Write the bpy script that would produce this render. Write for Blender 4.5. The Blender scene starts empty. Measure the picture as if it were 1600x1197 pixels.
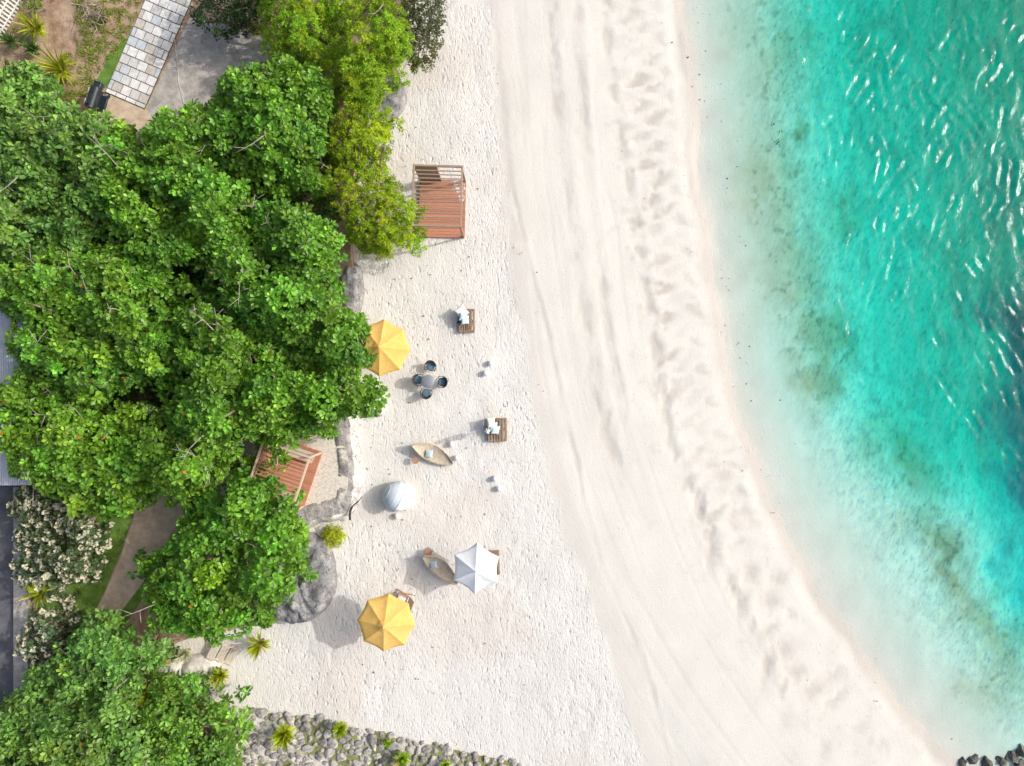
import bpy, math, random
import numpy as np
from mathutils import Vector, Matrix
R = math.radians
rng = np.random.default_rng(11)
random.seed(5)
scene = bpy.context.scene
# ------------------------------------------------------------------ camera
HC = 36.0                                   # height of the drone over the dry sand
cd = bpy.data.cameras.new('camera'); cam = bpy.data.objects.new('camera', cd)
scene.collection.objects.link(cam); scene.camera = cam
cam.location = (0, 0, HC); cam.rotation_euler = (0, 0, 0)
cd.sensor_fit = 'HORIZONTAL'; cd.sensor_width = 36; cd.lens = 24.3
cd.clip_start = 0.5; cd.clip_end = 3000
# ------------------------------------------------------------------ light
EL, AZ = 36.0, 14.5
SUN = Vector((math.cos(R(EL)) * math.cos(R(AZ)), math.cos(R(EL)) * math.sin(R(AZ)), math.sin(R(EL))))
world = bpy.data.worlds.new('World'); scene.world = world; world.use_nodes = True
wn = world.node_tree; wn.nodes.clear()
sky = wn.nodes.new('ShaderNodeTexSky'); sky.sky_type = 'NISHITA'; sky.sun_disc = False
sky.sun_elevation = R(EL); sky.sun_rotation = R(90 - AZ); sky.dust_density = 6.2; sky.air_density = 1.0; sky.ozone_density = 1.5
bg = wn.nodes.new('ShaderNodeBackground'); bg.inputs[1].default_value = 0.15
wo = wn.nodes.new('ShaderNodeOutputWorld')
wn.links.new(sky.outputs[0], bg.inputs[0]); wn.links.new(bg.outputs[0], wo.inputs[0])
sl = bpy.data.lights.new('sun', 'SUN'); sl.energy = 2.0; sl.angle = R(0.6); sl.color = (1.0, 0.97, 0.92)
so = bpy.data.objects.new('sun', sl); scene.collection.objects.link(so)
so.rotation_euler = SUN.to_track_quat('Z', 'Y').to_euler(); so.location = SUN * 60
vs = scene.view_settings
vs.view_transform = 'Standard'; vs.look = 'None'; vs.gamma = 1; vs.use_curve_mapping = False
vs.exposure = 0.23
scene.cycles.max_bounces = 8; scene.cycles.transparent_max_bounces = 12
scene.cycles.caustics_reflective = False; scene.cycles.caustics_refractive = False

# ------------------------------------------------------------------ helpers
def at(px, py, z=0.0):
    k = (HC - z) / HC / 30.0
    return Vector(((px - 800) * k, (598.5 - py) * k, z))

def hsh(ix, iy, s):
    h = (ix * 374761393 + iy * 668265263 + s * 974634541) & 0xFFFFFFFF
    h = ((h ^ (h >> 13)) * 1274126177) & 0xFFFFFFFF
    return ((h ^ (h >> 16)) & 0xFFFFFF) / float(0xFFFFFF)

def noise(x, y, s=0):
    ix = np.floor(x).astype(np.int64); iy = np.floor(y).astype(np.int64)
    fx = x - ix; fy = y - iy
    fx = fx * fx * (3 - 2 * fx); fy = fy * fy * (3 - 2 * fy)
    a = hsh(ix, iy, s); b = hsh(ix + 1, iy, s); c = hsh(ix, iy + 1, s); d = hsh(ix + 1, iy + 1, s)
    return (a * (1 - fx) + b * fx) * (1 - fy) + (c * (1 - fx) + d * fx) * fy

def fbm(x, y, o=4, s=0):
    t = 0; a = 0.5; n = 0
    for i in range(o):
        t = t + a * noise(x * 2 ** i + 17.3 * i, y * 2 ** i - 9.1 * i, s + i); n += a; a *= 0.5
    return t / n

def sstep(a, b, x):
    t = np.clip((x - a) / (b - a), 0, 1); return t * t * (3 - 2 * t)

def polydist(x, y, pts):
    """distance to a polyline, signed (positive to the left of its direction), and the run along it"""
    best = np.full(x.shape, 1e9); sg = np.ones(x.shape); run = np.zeros(x.shape); acc = 0
    for (ax, ay), (bx, by) in zip(pts[:-1], pts[1:]):
        dx, dy = bx - ax, by - ay; L = math.hypot(dx, dy)
        t = np.clip(((x - ax) * dx + (y - ay) * dy) / (L * L), 0, 1)
        d = np.hypot(x - ax - t * dx, y - ay - t * dy)
        m = d < best
        best = np.where(m, d, best)
        sg = np.where(m, np.sign(dx * (y - ay) - dy * (x - ax)), sg)
        run = np.where(m, acc + t * L, run); acc += L
    return best, sg, run

def inpoly(x, y, P):
    r = np.zeros(np.shape(x), bool); n = len(P)
    for i in range(n):
        ax, ay = P[i]; bx, by = P[(i + 1) % n]
        if ay == by: continue
        c = ((ay > y) != (by > y)) & (x < (bx - ax) * (y - ay) / (by - ay) + ax)
        r ^= c
    return r

def smooth_line(pts, n=6):
    P = [Vector(p) for p in pts]; out = []
    for i in range(len(P) - 1):
        p0 = P[max(i - 1, 0)]; p1 = P[i]; p2 = P[i + 1]; p3 = P[min(i + 2, len(P) - 1)]
        for k in range(n):
            t = k / n
            out.append(0.5 * ((2 * p1) + (p2 - p0) * t + (2 * p0 - 5 * p1 + 4 * p2 - p3) * t * t + (3 * p1 - p0 - 3 * p2 + p3) * t ** 3))
    out.append(P[-1]); return out

def smooth_loop(pts, n=5):
    P = [Vector(p) for p in pts]; m = len(P); out = []
    for i in range(m):
        p0, p1, p2, p3 = P[i - 1], P[i], P[(i + 1) % m], P[(i + 2) % m]
        for k in range(n):
            t = k / n
            out.append(0.5 * ((2 * p1) + (p2 - p0) * t + (2 * p0 - 5 * p1 + 4 * p2 - p3) * t * t + (3 * p1 - p0 - 3 * p2 + p3) * t ** 3))
    return out

def npmesh(name, V, F, mat, parent=None, col=None, attrs=None, smooth=False):
    """V (n,3); F (m,k) one face size; becomes ONE mesh object"""
    V = np.asarray(V, np.float32); F = np.asarray(F, np.int32)
    me = bpy.data.meshes.new(name); k = F.shape[1]
    me.vertices.add(len(V)); me.vertices.foreach_set('co', V.ravel())
    me.loops.add(F.size); me.loops.foreach_set('vertex_index', F.ravel())
    me.polygons.add(len(F)); me.polygons.foreach_set('loop_start', np.arange(0, F.size, k, dtype=np.int32))
    me.polygons.foreach_set('use_smooth', np.full(len(F), smooth, bool))
    if col is not None:
        a = me.color_attributes.new('Col', 'FLOAT_COLOR', 'POINT')
        c = np.ones((len(V), 4), np.float32); c[:, :3] = col; a.data.foreach_set('color', c.ravel())
    for key, val in (attrs or {}).items():
        a = me.attributes.new(key, 'FLOAT', 'POINT'); a.data.foreach_set('value', np.asarray(val, np.float32))
    me.update(calc_edges=True); me.validate()
    return link(name, me, mat, parent)

def link(name, me, mat, parent=None):
    o = bpy.data.objects.new(name, me); scene.collection.objects.link(o)
    if mat is not None and not me.materials: me.materials.append(mat)
    if parent is not None: o.parent = parent
    return o

def grid_faces(nx, ny):
    i = np.arange(nx - 1)[:, None] * ny + np.arange(ny - 1)[None, :]; i = i.ravel()
    return np.stack([i, i + ny, i + ny + 1, i + 1], 1)

def tag(o, label=None, cat=None, group=None, kind=None):
    if label: o['label'] = label
    if cat: o['category'] = cat
    if group: o['group'] = group
    if kind: o['kind'] = kind
    return o

def thing(name, loc, label, cat, group=None, rz=0.0):
    o = bpy.data.objects.new(name, None); scene.collection.objects.link(o)
    o.empty_display_size = 0.2; o.location = loc; o.rotation_euler = (0, 0, rz)
    return tag(o, label, cat, group)

def copy_thing(o, loc, label, rz=None, parent=None):
    c = o.copy(); scene.collection.objects.link(c)
    if parent is None:
        c.location = loc
        if rz is not None: c.rotation_euler = (0, 0, rz)
        if label: c['label'] = label
    else: c.parent = parent
    for ch in o.children: copy_thing(ch, None, None, None, c)
    return c

class MB:
    def __init__(s): s.v = []; s.f = []; s.sm = []
    def add(s, vs_, fs_, smooth=False):
        b = len(s.v); s.v += [tuple(v) for v in vs_]
        s.f += [tuple(i + b for i in f) for f in fs_]; s.sm += [smooth] * len(fs_); return s
    def box(s, c, d, rz=0.0, M=None, bev=0.0):
        hx, hy, hz = d[0] / 2, d[1] / 2, d[2] / 2
        b = min(bev, hx * .9, hy * .9, hz * .9)
        if b > 0:
            vs_ = []
            for sx in (-1, 1):
                for sy in (-1, 1):
                    for sz in (-1, 1):
                        vs_ += [(sx * hx, sy * (hy - b), sz * (hz - b)), (sx * (hx - b), sy * hy, sz * (hz - b)), (sx * (hx - b), sy * (hy - b), sz * hz)]
            import itertools
            ix = lambda a, b_, c_, k: ((a * 2 + b_) * 2 + c_) * 3 + k
            fs = []
            for a in (0, 1): fs.append([ix(a, 0, 0, 0), ix(a, 1, 0, 0), ix(a, 1, 1, 0), ix(a, 0, 1, 0)][::1 if a else -1])
            for a in (0, 1): fs.append([ix(0, a, 0, 1), ix(1, a, 0, 1), ix(1, a, 1, 1), ix(0, a, 1, 1)][::-1 if a else 1])
            for a in (0, 1): fs.append([ix(0, 0, a, 2), ix(1, 0, a, 2), ix(1, 1, a, 2), ix(0, 1, a, 2)][::1 if a else -1])
            for a in (0, 1):
                for c_ in (0, 1):
                    fs.append([ix(a, c_, 0, 0), ix(a, c_, 1, 0), ix(a, c_, 1, 1), ix(a, c_, 0, 1)])
                    fs.append([ix(a, 0, c_, 0), ix(a, 1, c_, 0), ix(a, 1, c_, 2), ix(a, 0, c_, 2)])
                    fs.append([ix(0, a, c_, 1), ix(1, a, c_, 1), ix(1, a, c_, 2), ix(0, a, c_, 2)])
                    for d_ in (0, 1): fs.append([ix(a, c_, d_, 0), ix(a, c_, d_, 1), ix(a, c_, d_, 2)])
        else:
            vs_ = [(sx * hx, sy * hy, sz * hz) for sx in (-1, 1) for sy in (-1, 1) for sz in (-1, 1)]
            fs = [(0, 1, 3, 2), (4, 6, 7, 5), (0, 4, 5, 1), (2, 3, 7, 6), (0, 2, 6, 4), (1, 5, 7, 3)]
        T = Matrix.Translation(c) @ (M.to_4x4() if M is not None else Matrix.Rotation(rz, 4, 'Z'))
        return s.add([T @ Vector(v) for v in vs_], fs)
    def bar(s, a, b, w, h, bev=0.0):
        a = Vector(a); b = Vector(b); d = b - a; L = d.length; x = d.normalized()
        up = Vector((0, 0, 1)) if abs(x.z) < .95 else Vector((0, 1, 0))
        y = up.cross(x).normalized(); z = x.cross(y)
        return s.box((a + b) / 2, (L, w, h), M=Matrix((x, y, z)).transposed(), bev=bev)
    def tube(s, pts, r, n=8, cap=True):
        pts = [Vector(p) for p in pts]; rs = r if hasattr(r, '__len__') else [r] * len(pts)
        vs_, fs = [], []; ref = Vector((0.31, 0.2, 0.93)).normalized()
        for i, p in enumerate(pts):
            t = (pts[min(i + 1, len(pts) - 1)] - pts[max(i - 1, 0)]).normalized()
            if abs(t.dot(ref)) > .97: ref = Vector((1, 0.1, 0)).normalized()
            u = t.cross(ref).normalized(); w = t.cross(u)
            vs_ += [p + (u * math.cos(2 * math.pi * k / n) + w * math.sin(2 * math.pi * k / n)) * rs[i] for k in range(n)]
        for i in range(len(pts) - 1):
            for k in range(n):
                k2 = (k + 1) % n; fs.append((i * n + k, i * n + k2, (i + 1) * n + k2, (i + 1) * n + k))
        if cap: fs += [tuple(range(n))[::-1], tuple(range((len(pts) - 1) * n, len(pts) * n))]
        return s.add(vs_, fs, True)
    def lathe(s, prof, n=24, c=(0, 0, 0), smooth=True):
        vs_, fs = [], []
        for (r, z) in prof: vs_ += [(c[0] + r * math.cos(2 * math.pi * k / n), c[1] + r * math.sin(2 * math.pi * k / n), c[2] + z) for k in range(n)]
        for i in range(len(prof) - 1):
            for k in range(n):
                k2 = (k + 1) % n; fs.append((i * n + k, i * n + k2, (i + 1) * n + k2, (i + 1) * n + k))
        if prof[0][0] > 1e-4: fs.append(tuple(range(n))[::-1])
        if prof[-1][0] > 1e-4: fs.append(tuple(range((len(prof) - 1) * n, len(prof) * n)))
        return s.add(vs_, fs, smooth)
    def prism(s, poly, z0, z1):
        n = len(poly); vs_ = [(p[0], p[1], z0) for p in poly] + [(p[0], p[1], z1) for p in poly]
        fs = [tuple(range(n, 2 * n)), tuple(range(n))[::-1]] + [(k, (k + 1) % n, (k + 1) % n + n, k + n) for k in range(n)]
        return s.add(vs_, fs)
    def build(s, name, mat, parent=None):
        me = bpy.data.meshes.new(name); me.from_pydata(s.v, [], s.f)
        me.polygons.foreach_set('use_smooth', s.sm); me.validate(); me.update()
        return link(name, me, mat, parent)

# ------------------------------------------------------------------ materials
class NT:
    def __init__(s, name):
        s.m = bpy.data.materials.new(name); s.m.use_nodes = True; s.t = s.m.node_tree; s.t.nodes.clear()
        s.out = s.n('ShaderNodeOutputMaterial')
    def n(s, typ, **kw):
        x = s.t.nodes.new(typ)
        for k, v in kw.items(): setattr(x, k, v)
        return x
    def l(s, a, b): s.t.links.new(a, b)
    def coord(s): return s.n('ShaderNodeTexCoord').outputs['Object']
    def noise(s, scale, detail=4, rough=.55, vec=None, stretch=None):
        x = s.n('ShaderNodeTexNoise'); x.inputs['Scale'].default_value = scale
        x.inputs['Detail'].default_value = detail; x.inputs['Roughness'].default_value = rough
        v = vec or s.coord()
        if stretch:
            mp = s.n('ShaderNodeMapping'); s.l(v, mp.inputs['Vector'])
            mp.vector_type = 'TEXTURE'; mp.inputs['Scale'].default_value = [1 / q for q in stretch[:3]]
            if len(stretch) > 3: mp.inputs['Rotation'].default_value = (0, 0, stretch[3])
            v = mp.outputs[0]
        s.l(v, x.inputs['Vector']); return x.outputs['Fac']
    def ramp(s, f, stops):
        x = s.n('ShaderNodeValToRGB'); e = x.color_ramp.elements
        while len(e) < len(stops): e.new(.5)
        for k, (p, c) in enumerate(stops):
            e[k].position = p; e[k].color = (*c, 1) if hasattr(c, '__len__') else (c, c, c, 1)
        s.l(f, x.inputs[0]); return x.outputs[0]
    def mix(s, f, a, b, mode='MIX'):
        x = s.n('ShaderNodeMix', data_type='RGBA', blend_type=mode)
        for sock, v in ((x.inputs[0], f), (x.inputs[6], a), (x.inputs[7], b)):
            if hasattr(v, 'links'): s.l(v, sock)
            else: sock.default_value = v if not hasattr(v, '__len__') else (*v, 1)[:4]
        return x.outputs[2]
    def math(s, op, a, b=None):
        x = s.n('ShaderNodeMath', operation=op)
        for sock, v in zip(x.inputs, (a, b)):
            if v is None: continue
            if hasattr(v, 'links'): s.l(v, sock)
            else: sock.default_value = v
        return x.outputs[0]
    def bump(s, h, dist, strength=1.0, normal=None):
        x = s.n('ShaderNodeBump'); x.inputs['Strength'].default_value = 1
        if hasattr(strength, 'links'): s.l(strength, x.inputs['Strength'])
        else: x.inputs['Strength'].default_value = strength
        x.inputs['Distance'].default_value = dist; s.l(h, x.inputs['Height'])
        if normal is not None: s.l(normal, x.inputs['Normal'])
        return x.outputs[0]
    def principled(s, base, rough=.6, spec=.5, normal=None, metal=0.0):
        x = s.n('ShaderNodeBsdfPrincipled')
        for key, v in (('Base Color', base), ('Roughness', rough), ('Specular IOR Level', spec), ('Metallic', metal)):
            if hasattr(v, 'links'): s.l(v, x.inputs[key])
            else: x.inputs[key].default_value = v if not hasattr(v, '__len__') else (*v, 1)[:4]
        if normal is not None: s.l(normal, x.inputs['Normal'])
        return x
    def done(s, shader): s.l(shader.outputs[0], s.out.inputs['Surface']); return s.m

def mottled(name, a, b, scale=6, rough=.8, spec=.3, bump=0.0, bscale=None, stretch=None, metal=0.0, lo=.35, hi=.65):
    t = NT(name); f = t.noise(scale, 6, .6, stretch=stretch)
    c = t.ramp(f, [(lo, a), (hi, b)]); nrm = None
    if bump: nrm = t.bump(t.noise(bscale or scale * 3, 5, stretch=stretch), bump)
    return t.done(t.principled(c, rough, spec, nrm, metal))

def leafmat(name, rough=.42, spec=.45, trans=.28):
    t = NT(name); a = t.n('ShaderNodeAttribute', attribute_name='Col').outputs['Color']
    p = t.principled(a, rough, spec)
    tr = t.n('ShaderNodeBsdfTranslucent'); t.l(t.mix(1.0, a, (1.0, .95, .35), 'MULTIPLY'), tr.inputs[0])
    m = t.n('ShaderNodeMixShader'); m.inputs[0].default_value = trans
    t.l(p.outputs[0], m.inputs[1]); t.l(tr.outputs[0], m.inputs[2]); return t.done(m)

def clothmat(name, a, b, scale=3, weave=120, trans=.0, rough=.9):
    t = NT(name); f = t.noise(scale, 4); c = t.ramp(f, [(.35, a), (.65, b)])
    nrm = t.bump(t.noise(weave, 2), .003, 1, t.bump(t.noise(4.5, 4, .6), .03))
    p = t.principled(c, rough, .2, nrm)
    if not trans: return t.done(p)
    tr = t.n('ShaderNodeBsdfTranslucent'); t.l(c, tr.inputs[0])
    m = t.n('ShaderNodeMixShader'); m.inputs[0].default_value = trans
    t.l(p.outputs[0], m.inputs[1]); t.l(tr.outputs[0], m.inputs[2]); return t.done(m)

M = {}
def sand_material():
    t = NT('sand'); v = t.coord()
    a = t.n('ShaderNodeAttribute', attribute_name='Col').outputs['Color']
    dry = t.n('ShaderNodeAttribute', attribute_name='dry').outputs['Fac']
    wet = t.n('ShaderNodeAttribute', attribute_name='wet').outputs['Fac']
    grit = t.ramp(t.noise(26, 3, .7, v), [(.30, .80), (.42, 1.0)])
    c = t.mix(1.0, a, grit, 'MULTIPLY')
    sp = t.ramp(t.noise(11, 2, .6, v), [(.255, .50), (.295, 1.0)])
    c = t.mix(1.0, c, sp, 'MULTIPLY')
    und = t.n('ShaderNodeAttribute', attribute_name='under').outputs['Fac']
    wave_light = t.ramp(t.noise(4.4, 6, .72, v, (1.35, .55, 1, R(-24))), [(.32, (.34, .55, .66)), (.42, (.78, .86, .92)), (.52, (1, 1, 1)), (.64, (1.14, 1.06, .92))])  # flecks of light bent by the waves, painted into the bed colour
    c = t.mix(und, c, t.mix(1.0, c, wave_light, 'MULTIPLY'))
    # trodden dry sand: dimples drawn out north-south, smaller ones between
    n1 = t.ramp(t.noise(4.6, 3, .6, v, (1.5, .60, 1, .18)), [(.32, 0.0), (.43, .9), (.7, 1.0)])
    n2 = t.ramp(t.noise(8.5, 3, .6, v, (1.6, .6, 1, -.14)), [(.3, 0.0), (.52, 1.0)])
    h = t.math('ADD', t.math('MULTIPLY', n1, .9), t.math('MULTIPLY', n2, .5))
    vo = t.n('ShaderNodeTexVoronoi'); vo.inputs['Scale'].default_value = 2.1; vo.inputs['Randomness'].default_value = 1
    mp = t.n('ShaderNodeMapping'); t.l(v, mp.inputs['Vector']); mp.inputs['Scale'].default_value = (1.5, .85, 1); mp.inputs['Rotation'].default_value = (0, 0, .25); t.l(mp.outputs[0], vo.inputs['Vector'])
    ft = t.math('MULTIPLY', t.ramp(vo.outputs['Distance'], [(.10, 1.0), (.26, 0.0)]), t.ramp(t.noise(.33, 3, .6, v), [(.42, .15), (.60, 1.0)]))
    h = t.math('SUBTRACT', h, t.math('MULTIPLY', ft, 1.3))
    b1 = t.bump(h, .029, dry)
    n3 = t.noise(14, 4, .65, v)
    b2 = t.bump(n3, .02, .7, b1)
    rough = t.math('SUBTRACT', .95, t.math('MULTIPLY', wet, .55))
    return t.done(t.principled(c, rough, .3, b2))
M['sand'] = sand_material()

def water_material():
    t = NT('water'); v = t.coord()
    n1 = t.noise(1.9, 3, .55, v, (1.5, .62, 1, R(-28)))
    n2 = t.noise(5.2, 3, .6, v, (1.3, .7, 1, R(-35)))
    n3 = t.noise(12, 2, .6, v)
    am = t.n('ShaderNodeAttribute', attribute_name='amp').outputs['Fac']
    b = t.bump(n1, .010, am); b = t.bump(n2, .010, am, b); b = t.bump(n3, .009, am, b)
    g = t.n('ShaderNodeBsdfGlossy', distribution='BECKMANN'); g.inputs['Roughness'].default_value = .16; t.l(b, g.inputs['Normal'])
    tr = t.n('ShaderNodeBsdfTransparent')
    # Schlick's reflectance, the same from above and from below (no total reflection of the sun that leaves the flat sheet)
    dt = t.n('ShaderNodeVectorMath', operation='DOT_PRODUCT'); t.l(t.n('ShaderNodeNewGeometry').outputs['Incoming'], dt.inputs[0]); t.l(b, dt.inputs[1])
    fr = t.math('ADD', .016, t.math('MULTIPLY', .90, t.math('POWER', t.math('SUBTRACT', 1.0, t.math('MINIMUM', t.math('ABSOLUTE', dt.outputs['Value']), 1.0)), 5.0)))
    m = t.n('ShaderNodeMixShader'); t.l(fr, m.inputs[0]); t.l(tr.outputs[0], m.inputs[1]); t.l(g.outputs[0], m.inputs[2])
    va = t.n('ShaderNodeVolumeAbsorption'); va.inputs['Density'].default_value = 1.55
    va.inputs['Color'].default_value = (0.0, .895, .864, 1)
    t.l(va.outputs[0], t.out.inputs['Volume']); return t.done(m)
M['water'] = water_material()
M['leaf'] = leafmat('broad_leaf', .40, .45, .38); M['fineleaf'] = leafmat('fine_leaf', .6, .3, .35); M['blade'] = leafmat('grass_blade', .55, .3, .3)
M['bark'] = mottled('bark', (.16, .12, .09), (.34, .29, .24), 9, .9, .2, .02, 14)
M['twig'] = mottled('pale_bark', (.30, .25, .22), (.46, .41, .37), 7, .85, .2)
M['soil'] = mottled('soil', (.26, .17, .11), (.50, .38, .27), 1.3, .95, .1, .03, 9)
M['slab'] = mottled('weathered_concrete', (.34, .31, .275), (.58, .54, .48), 2.2, .9, .2, .03, 14)
M['path'] = mottled('path_concrete', (.46, .35, .25), (.68, .54, .40), 2.2, .92, .2, .012, 10)
M['pave'] = mottled('asphalt_grey', (.09, .095, .105), (.17, .17, .18), 1.0, .9, .2, .008, 14)
M['lawn'] = mottled('lawn', (.08, .17, .03), (.19, .31, .06), 1.4, .95, .1, .03, 16)
M['plaster'] = mottled('rough_plaster', (.50, .48, .45), (.80, .78, .75), 1.8, .9, .2, .05, 5)
M['terrace'] = mottled('terrace_gravel', (.40, .36, .30), (.68, .64, .57), 11, .95, .15, .02, 18, lo=.25, hi=.55)
M['metalroof'] = mottled('roof_metal', (.40, .44, .50), (.52, .55, .60), .8, .5, .4)
M['whitepaint'] = mottled('white_paint', (.70, .70, .68), (.84, .84, .83), 3, .55, .4)
def rockmat(name, a, b, c, isl=False):
    t = NT(name); f = t.noise(1.6, 7, .65); g = t.noise(7, 5, .7)
    col = t.ramp(f, [(.3, a), (.5, b), (.68, c)])
    col = t.mix(1.0, col, t.ramp(g, [(.34, .45), (.48, 1.0)]), 'MULTIPLY')
    if isl: col = t.mix(1.0, col, t.ramp(t.n('ShaderNodeNewGeometry').outputs['Random Per Island'] if 0 else t.n('ShaderNodeObjectInfo').outputs['Random'], [(0, (.62, .60, .58)), (.5, (.95, .94, .93)), (1.0, (1.25, 1.2, 1.14))]), 'MULTIPLY')
    else:
        vo = t.n('ShaderNodeTexVoronoi', feature='DISTANCE_TO_EDGE'); vo.inputs['Scale'].default_value = .9
        wv = t.n('ShaderNodeVectorMath', operation='ADD'); nn = t.n('ShaderNodeTexNoise'); nn.inputs['Scale'].default_value = 2.5; t.l(t.coord(), nn.inputs['Vector']); t.l(t.coord(), wv.inputs[0]); t.l(nn.outputs['Color'], wv.inputs[1]); t.l(wv.outputs[0], vo.inputs['Vector'])
        col = t.mix(1.0, col, t.ramp(vo.outputs['Distance'], [(0.0, .5), (.025, 1.0)]), 'MULTIPLY')
    nb = t.bump(t.noise(3, 6, .6), .12); nb = t.bump(t.noise(16, 4, .7), .02, 1, nb)
    return t.done(t.principled(col, .92, .2, nb))
M['rock'] = rockmat('grey_rock', (.17, .175, .185), (.27, .27, .28), (.42, .415, .41))
M['stone'] = rockmat('field_stone', (.28, .275, .275), (.44, .43, .425), (.66, .63, .61), True)
M['darkrock'] = rockmat('wet_rock', (.07, .085, .075), (.16, .155, .135), (.36, .33, .28))
M['palerock'] = rockmat('pale_rock', (.46, .45, .44), (.62, .60, .58), (.78, .76, .73))
def woodmat(name, a, b, bump=.006):
    t = NT(name); f = t.noise(5, 5, .6, stretch=(1, 9, 9)); g = t.noise(1.7, 3)
    isl = t.ramp(t.n('ShaderNodeNewGeometry').outputs['Random Per Island'], [(0, .86), (.5, 1.0), (1.0, 1.10)])
    c = t.mix(t.ramp(g, [(.3, 0.0), (.7, .6)]), t.ramp(f, [(.3, a), (.7, b)]), tuple(.6 * x + .4 * y for x, y in zip(a, b)))
    c = t.mix(1.0, c, isl, 'MULTIPLY'); c = t.mix(t.ramp(t.noise(9, 5, .7), [(.58, 0.0), (.68, .35)]), c, (.55, .50, .45))
    return t.done(t.principled(c, .75, .3, t.bump(f, bump)))
M['deck'] = woodmat('red_timber', (.38, .150, .088), (.57, .275, .185))
M['beam'] = woodmat('brown_timber', (.27, .19, .13), (.42, .32, .24))
M['redbeam'] = woodmat('red_beam', (.45, .20, .12), (.62, .36, .25))
M['tanbeam'] = woodmat('tan_beam', (.50, .38, .27), (.66, .54, .42))
M['pallet'] = woodmat('pallet_timber', (.20, .13, .085), (.44, .32, .22))
M['bench'] = woodmat('pale_timber', (.48, .42, .35), (.66, .60, .52))
M['table'] = woodmat('round_table_timber', (.30, .15, .09), (.46, .27, .18))
M['yellow'] = clothmat('yellow_canvas', (.87, .55, .15), (.91, .61, .20), 2, 90, .22)
M['whitecanvas'] = clothmat('white_canvas', (.76, .81, .85), (.82, .85, .88), 2, 90, .15)
M['whitecloth'] = clothmat('white_cotton', (.74, .73, .71), (.82, .81, .80), 4, 90)
M['creamcloth'] = clothmat('cream_cotton', (.70, .64, .57), (.78, .73, .67), 4, 90)
M['bluecloth'] = clothmat('pale_blue_cotton', (.46, .62, .70), (.62, .74, .79), 9, 90)
M['navycloth'] = clothmat('dark_blue_cotton', (.02, .04, .07), (.05, .08, .12), 9, 90)
M['jute'] = clothmat('beige_woven_fabric', (.44, .37, .28), (.58, .50, .39), 7, 45)
M['seat'] = clothmat('blue_grey_cushion', (.09, .165, .23), (.15, .24, .31), 6, 70)
M['rattan'] = mottled('dark_rattan', (.05, .045, .04), (.12, .11, .10), 40, .7, .3, .006, 60)
M['tabletop'] = mottled('grey_table_glass', (.20, .22, .26), (.26, .28, .32), 3, .35, .5)
M['globe'] = mottled('white_globe', (.80, .80, .80), (.86, .86, .86), 4, .4, .4)
M['black'] = mottled('black_enamel', (.012, .02, .028), (.03, .045, .055), 5, .38, .5)
M['steel'] = mottled('steel_bar', (.55, .54, .52), (.7, .69, .67), 5, .35, .5, metal=.6)
M['pole'] = mottled('pole_paint', (.62, .61, .58), (.75, .74, .71), 5, .45, .5)
M['woven'] = mottled('white_rattan', (.50, .60, .70), (.68, .76, .83), 26, .75, .3, .012, 40)

# ------------------------------------------------------------------ the beach: one sheet from the garden to the open sea
ZW = -1.0
def px2w(pts, z=0.0): return [(at(a, b, z).x, at(a, b, z).y) for a, b in pts]
SHORE_PX = [(1020, -2400), (1060, -300), (1068, 0), (1073, 60), (1085, 130), (1090, 200), (1093, 270), (1105, 340), (1113, 400), (1120, 450), (1126, 500), (1140, 580), (1160, 650),
            (1185, 720), (1210, 790), (1245, 860), (1282, 925), (1322, 985), (1372, 1050), (1422, 1115), (1482, 1180), (1620, 1310), (2600, 2200), (5200, 4000)]
SHORE = px2w(SHORE_PX, ZW)
DRY = px2w([(735, -2400), (765, 0), (770, 120), (778, 250), (795, 400), (815, 520), (830, 640), (850, 720), (880, 830), (908, 900), (925, 950), (945, 1010), (968, 1080), (1010, 1197), (1300, 2200)])
RIDGES = [  # px polyline, width m, depth m, albedo weight
    ([(852, -50), (858, 60), (866, 160), (878, 260), (893, 350), (908, 470), (930, 620), (965, 740)], .34, .06, .45),
    ([(898, -50), (905, 100), (914, 210), (925, 320), (938, 420), (948, 520), (975, 640)], .26, .05, .38),
    ([(941, -50), (947, 60), (955, 130), (968, 200), (978, 270), (990, 330), (1003, 410), (1015, 470), (1028, 580), (1050, 690), (1083, 770), (1100, 820), (1118, 870), (1150, 930), (1190, 1020), (1215, 1080)], .26, .055, .50),
    ([(786, 200), (800, 300), (828, 420), (858, 530), (878, 630), (903, 735), (912, 790), (940, 885), (972, 955), (1000, 1020), (1022, 1090), (1052, 1230)], .13, .03, .30),
    ([(770, 60), (776, 160), (785, 260), (800, 370)], .5, .03, .18),
    ([(1055, -40), (1062, 60), (1068, 160), (1074, 240), (1085, 320)], .25, .03, .2)]
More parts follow.
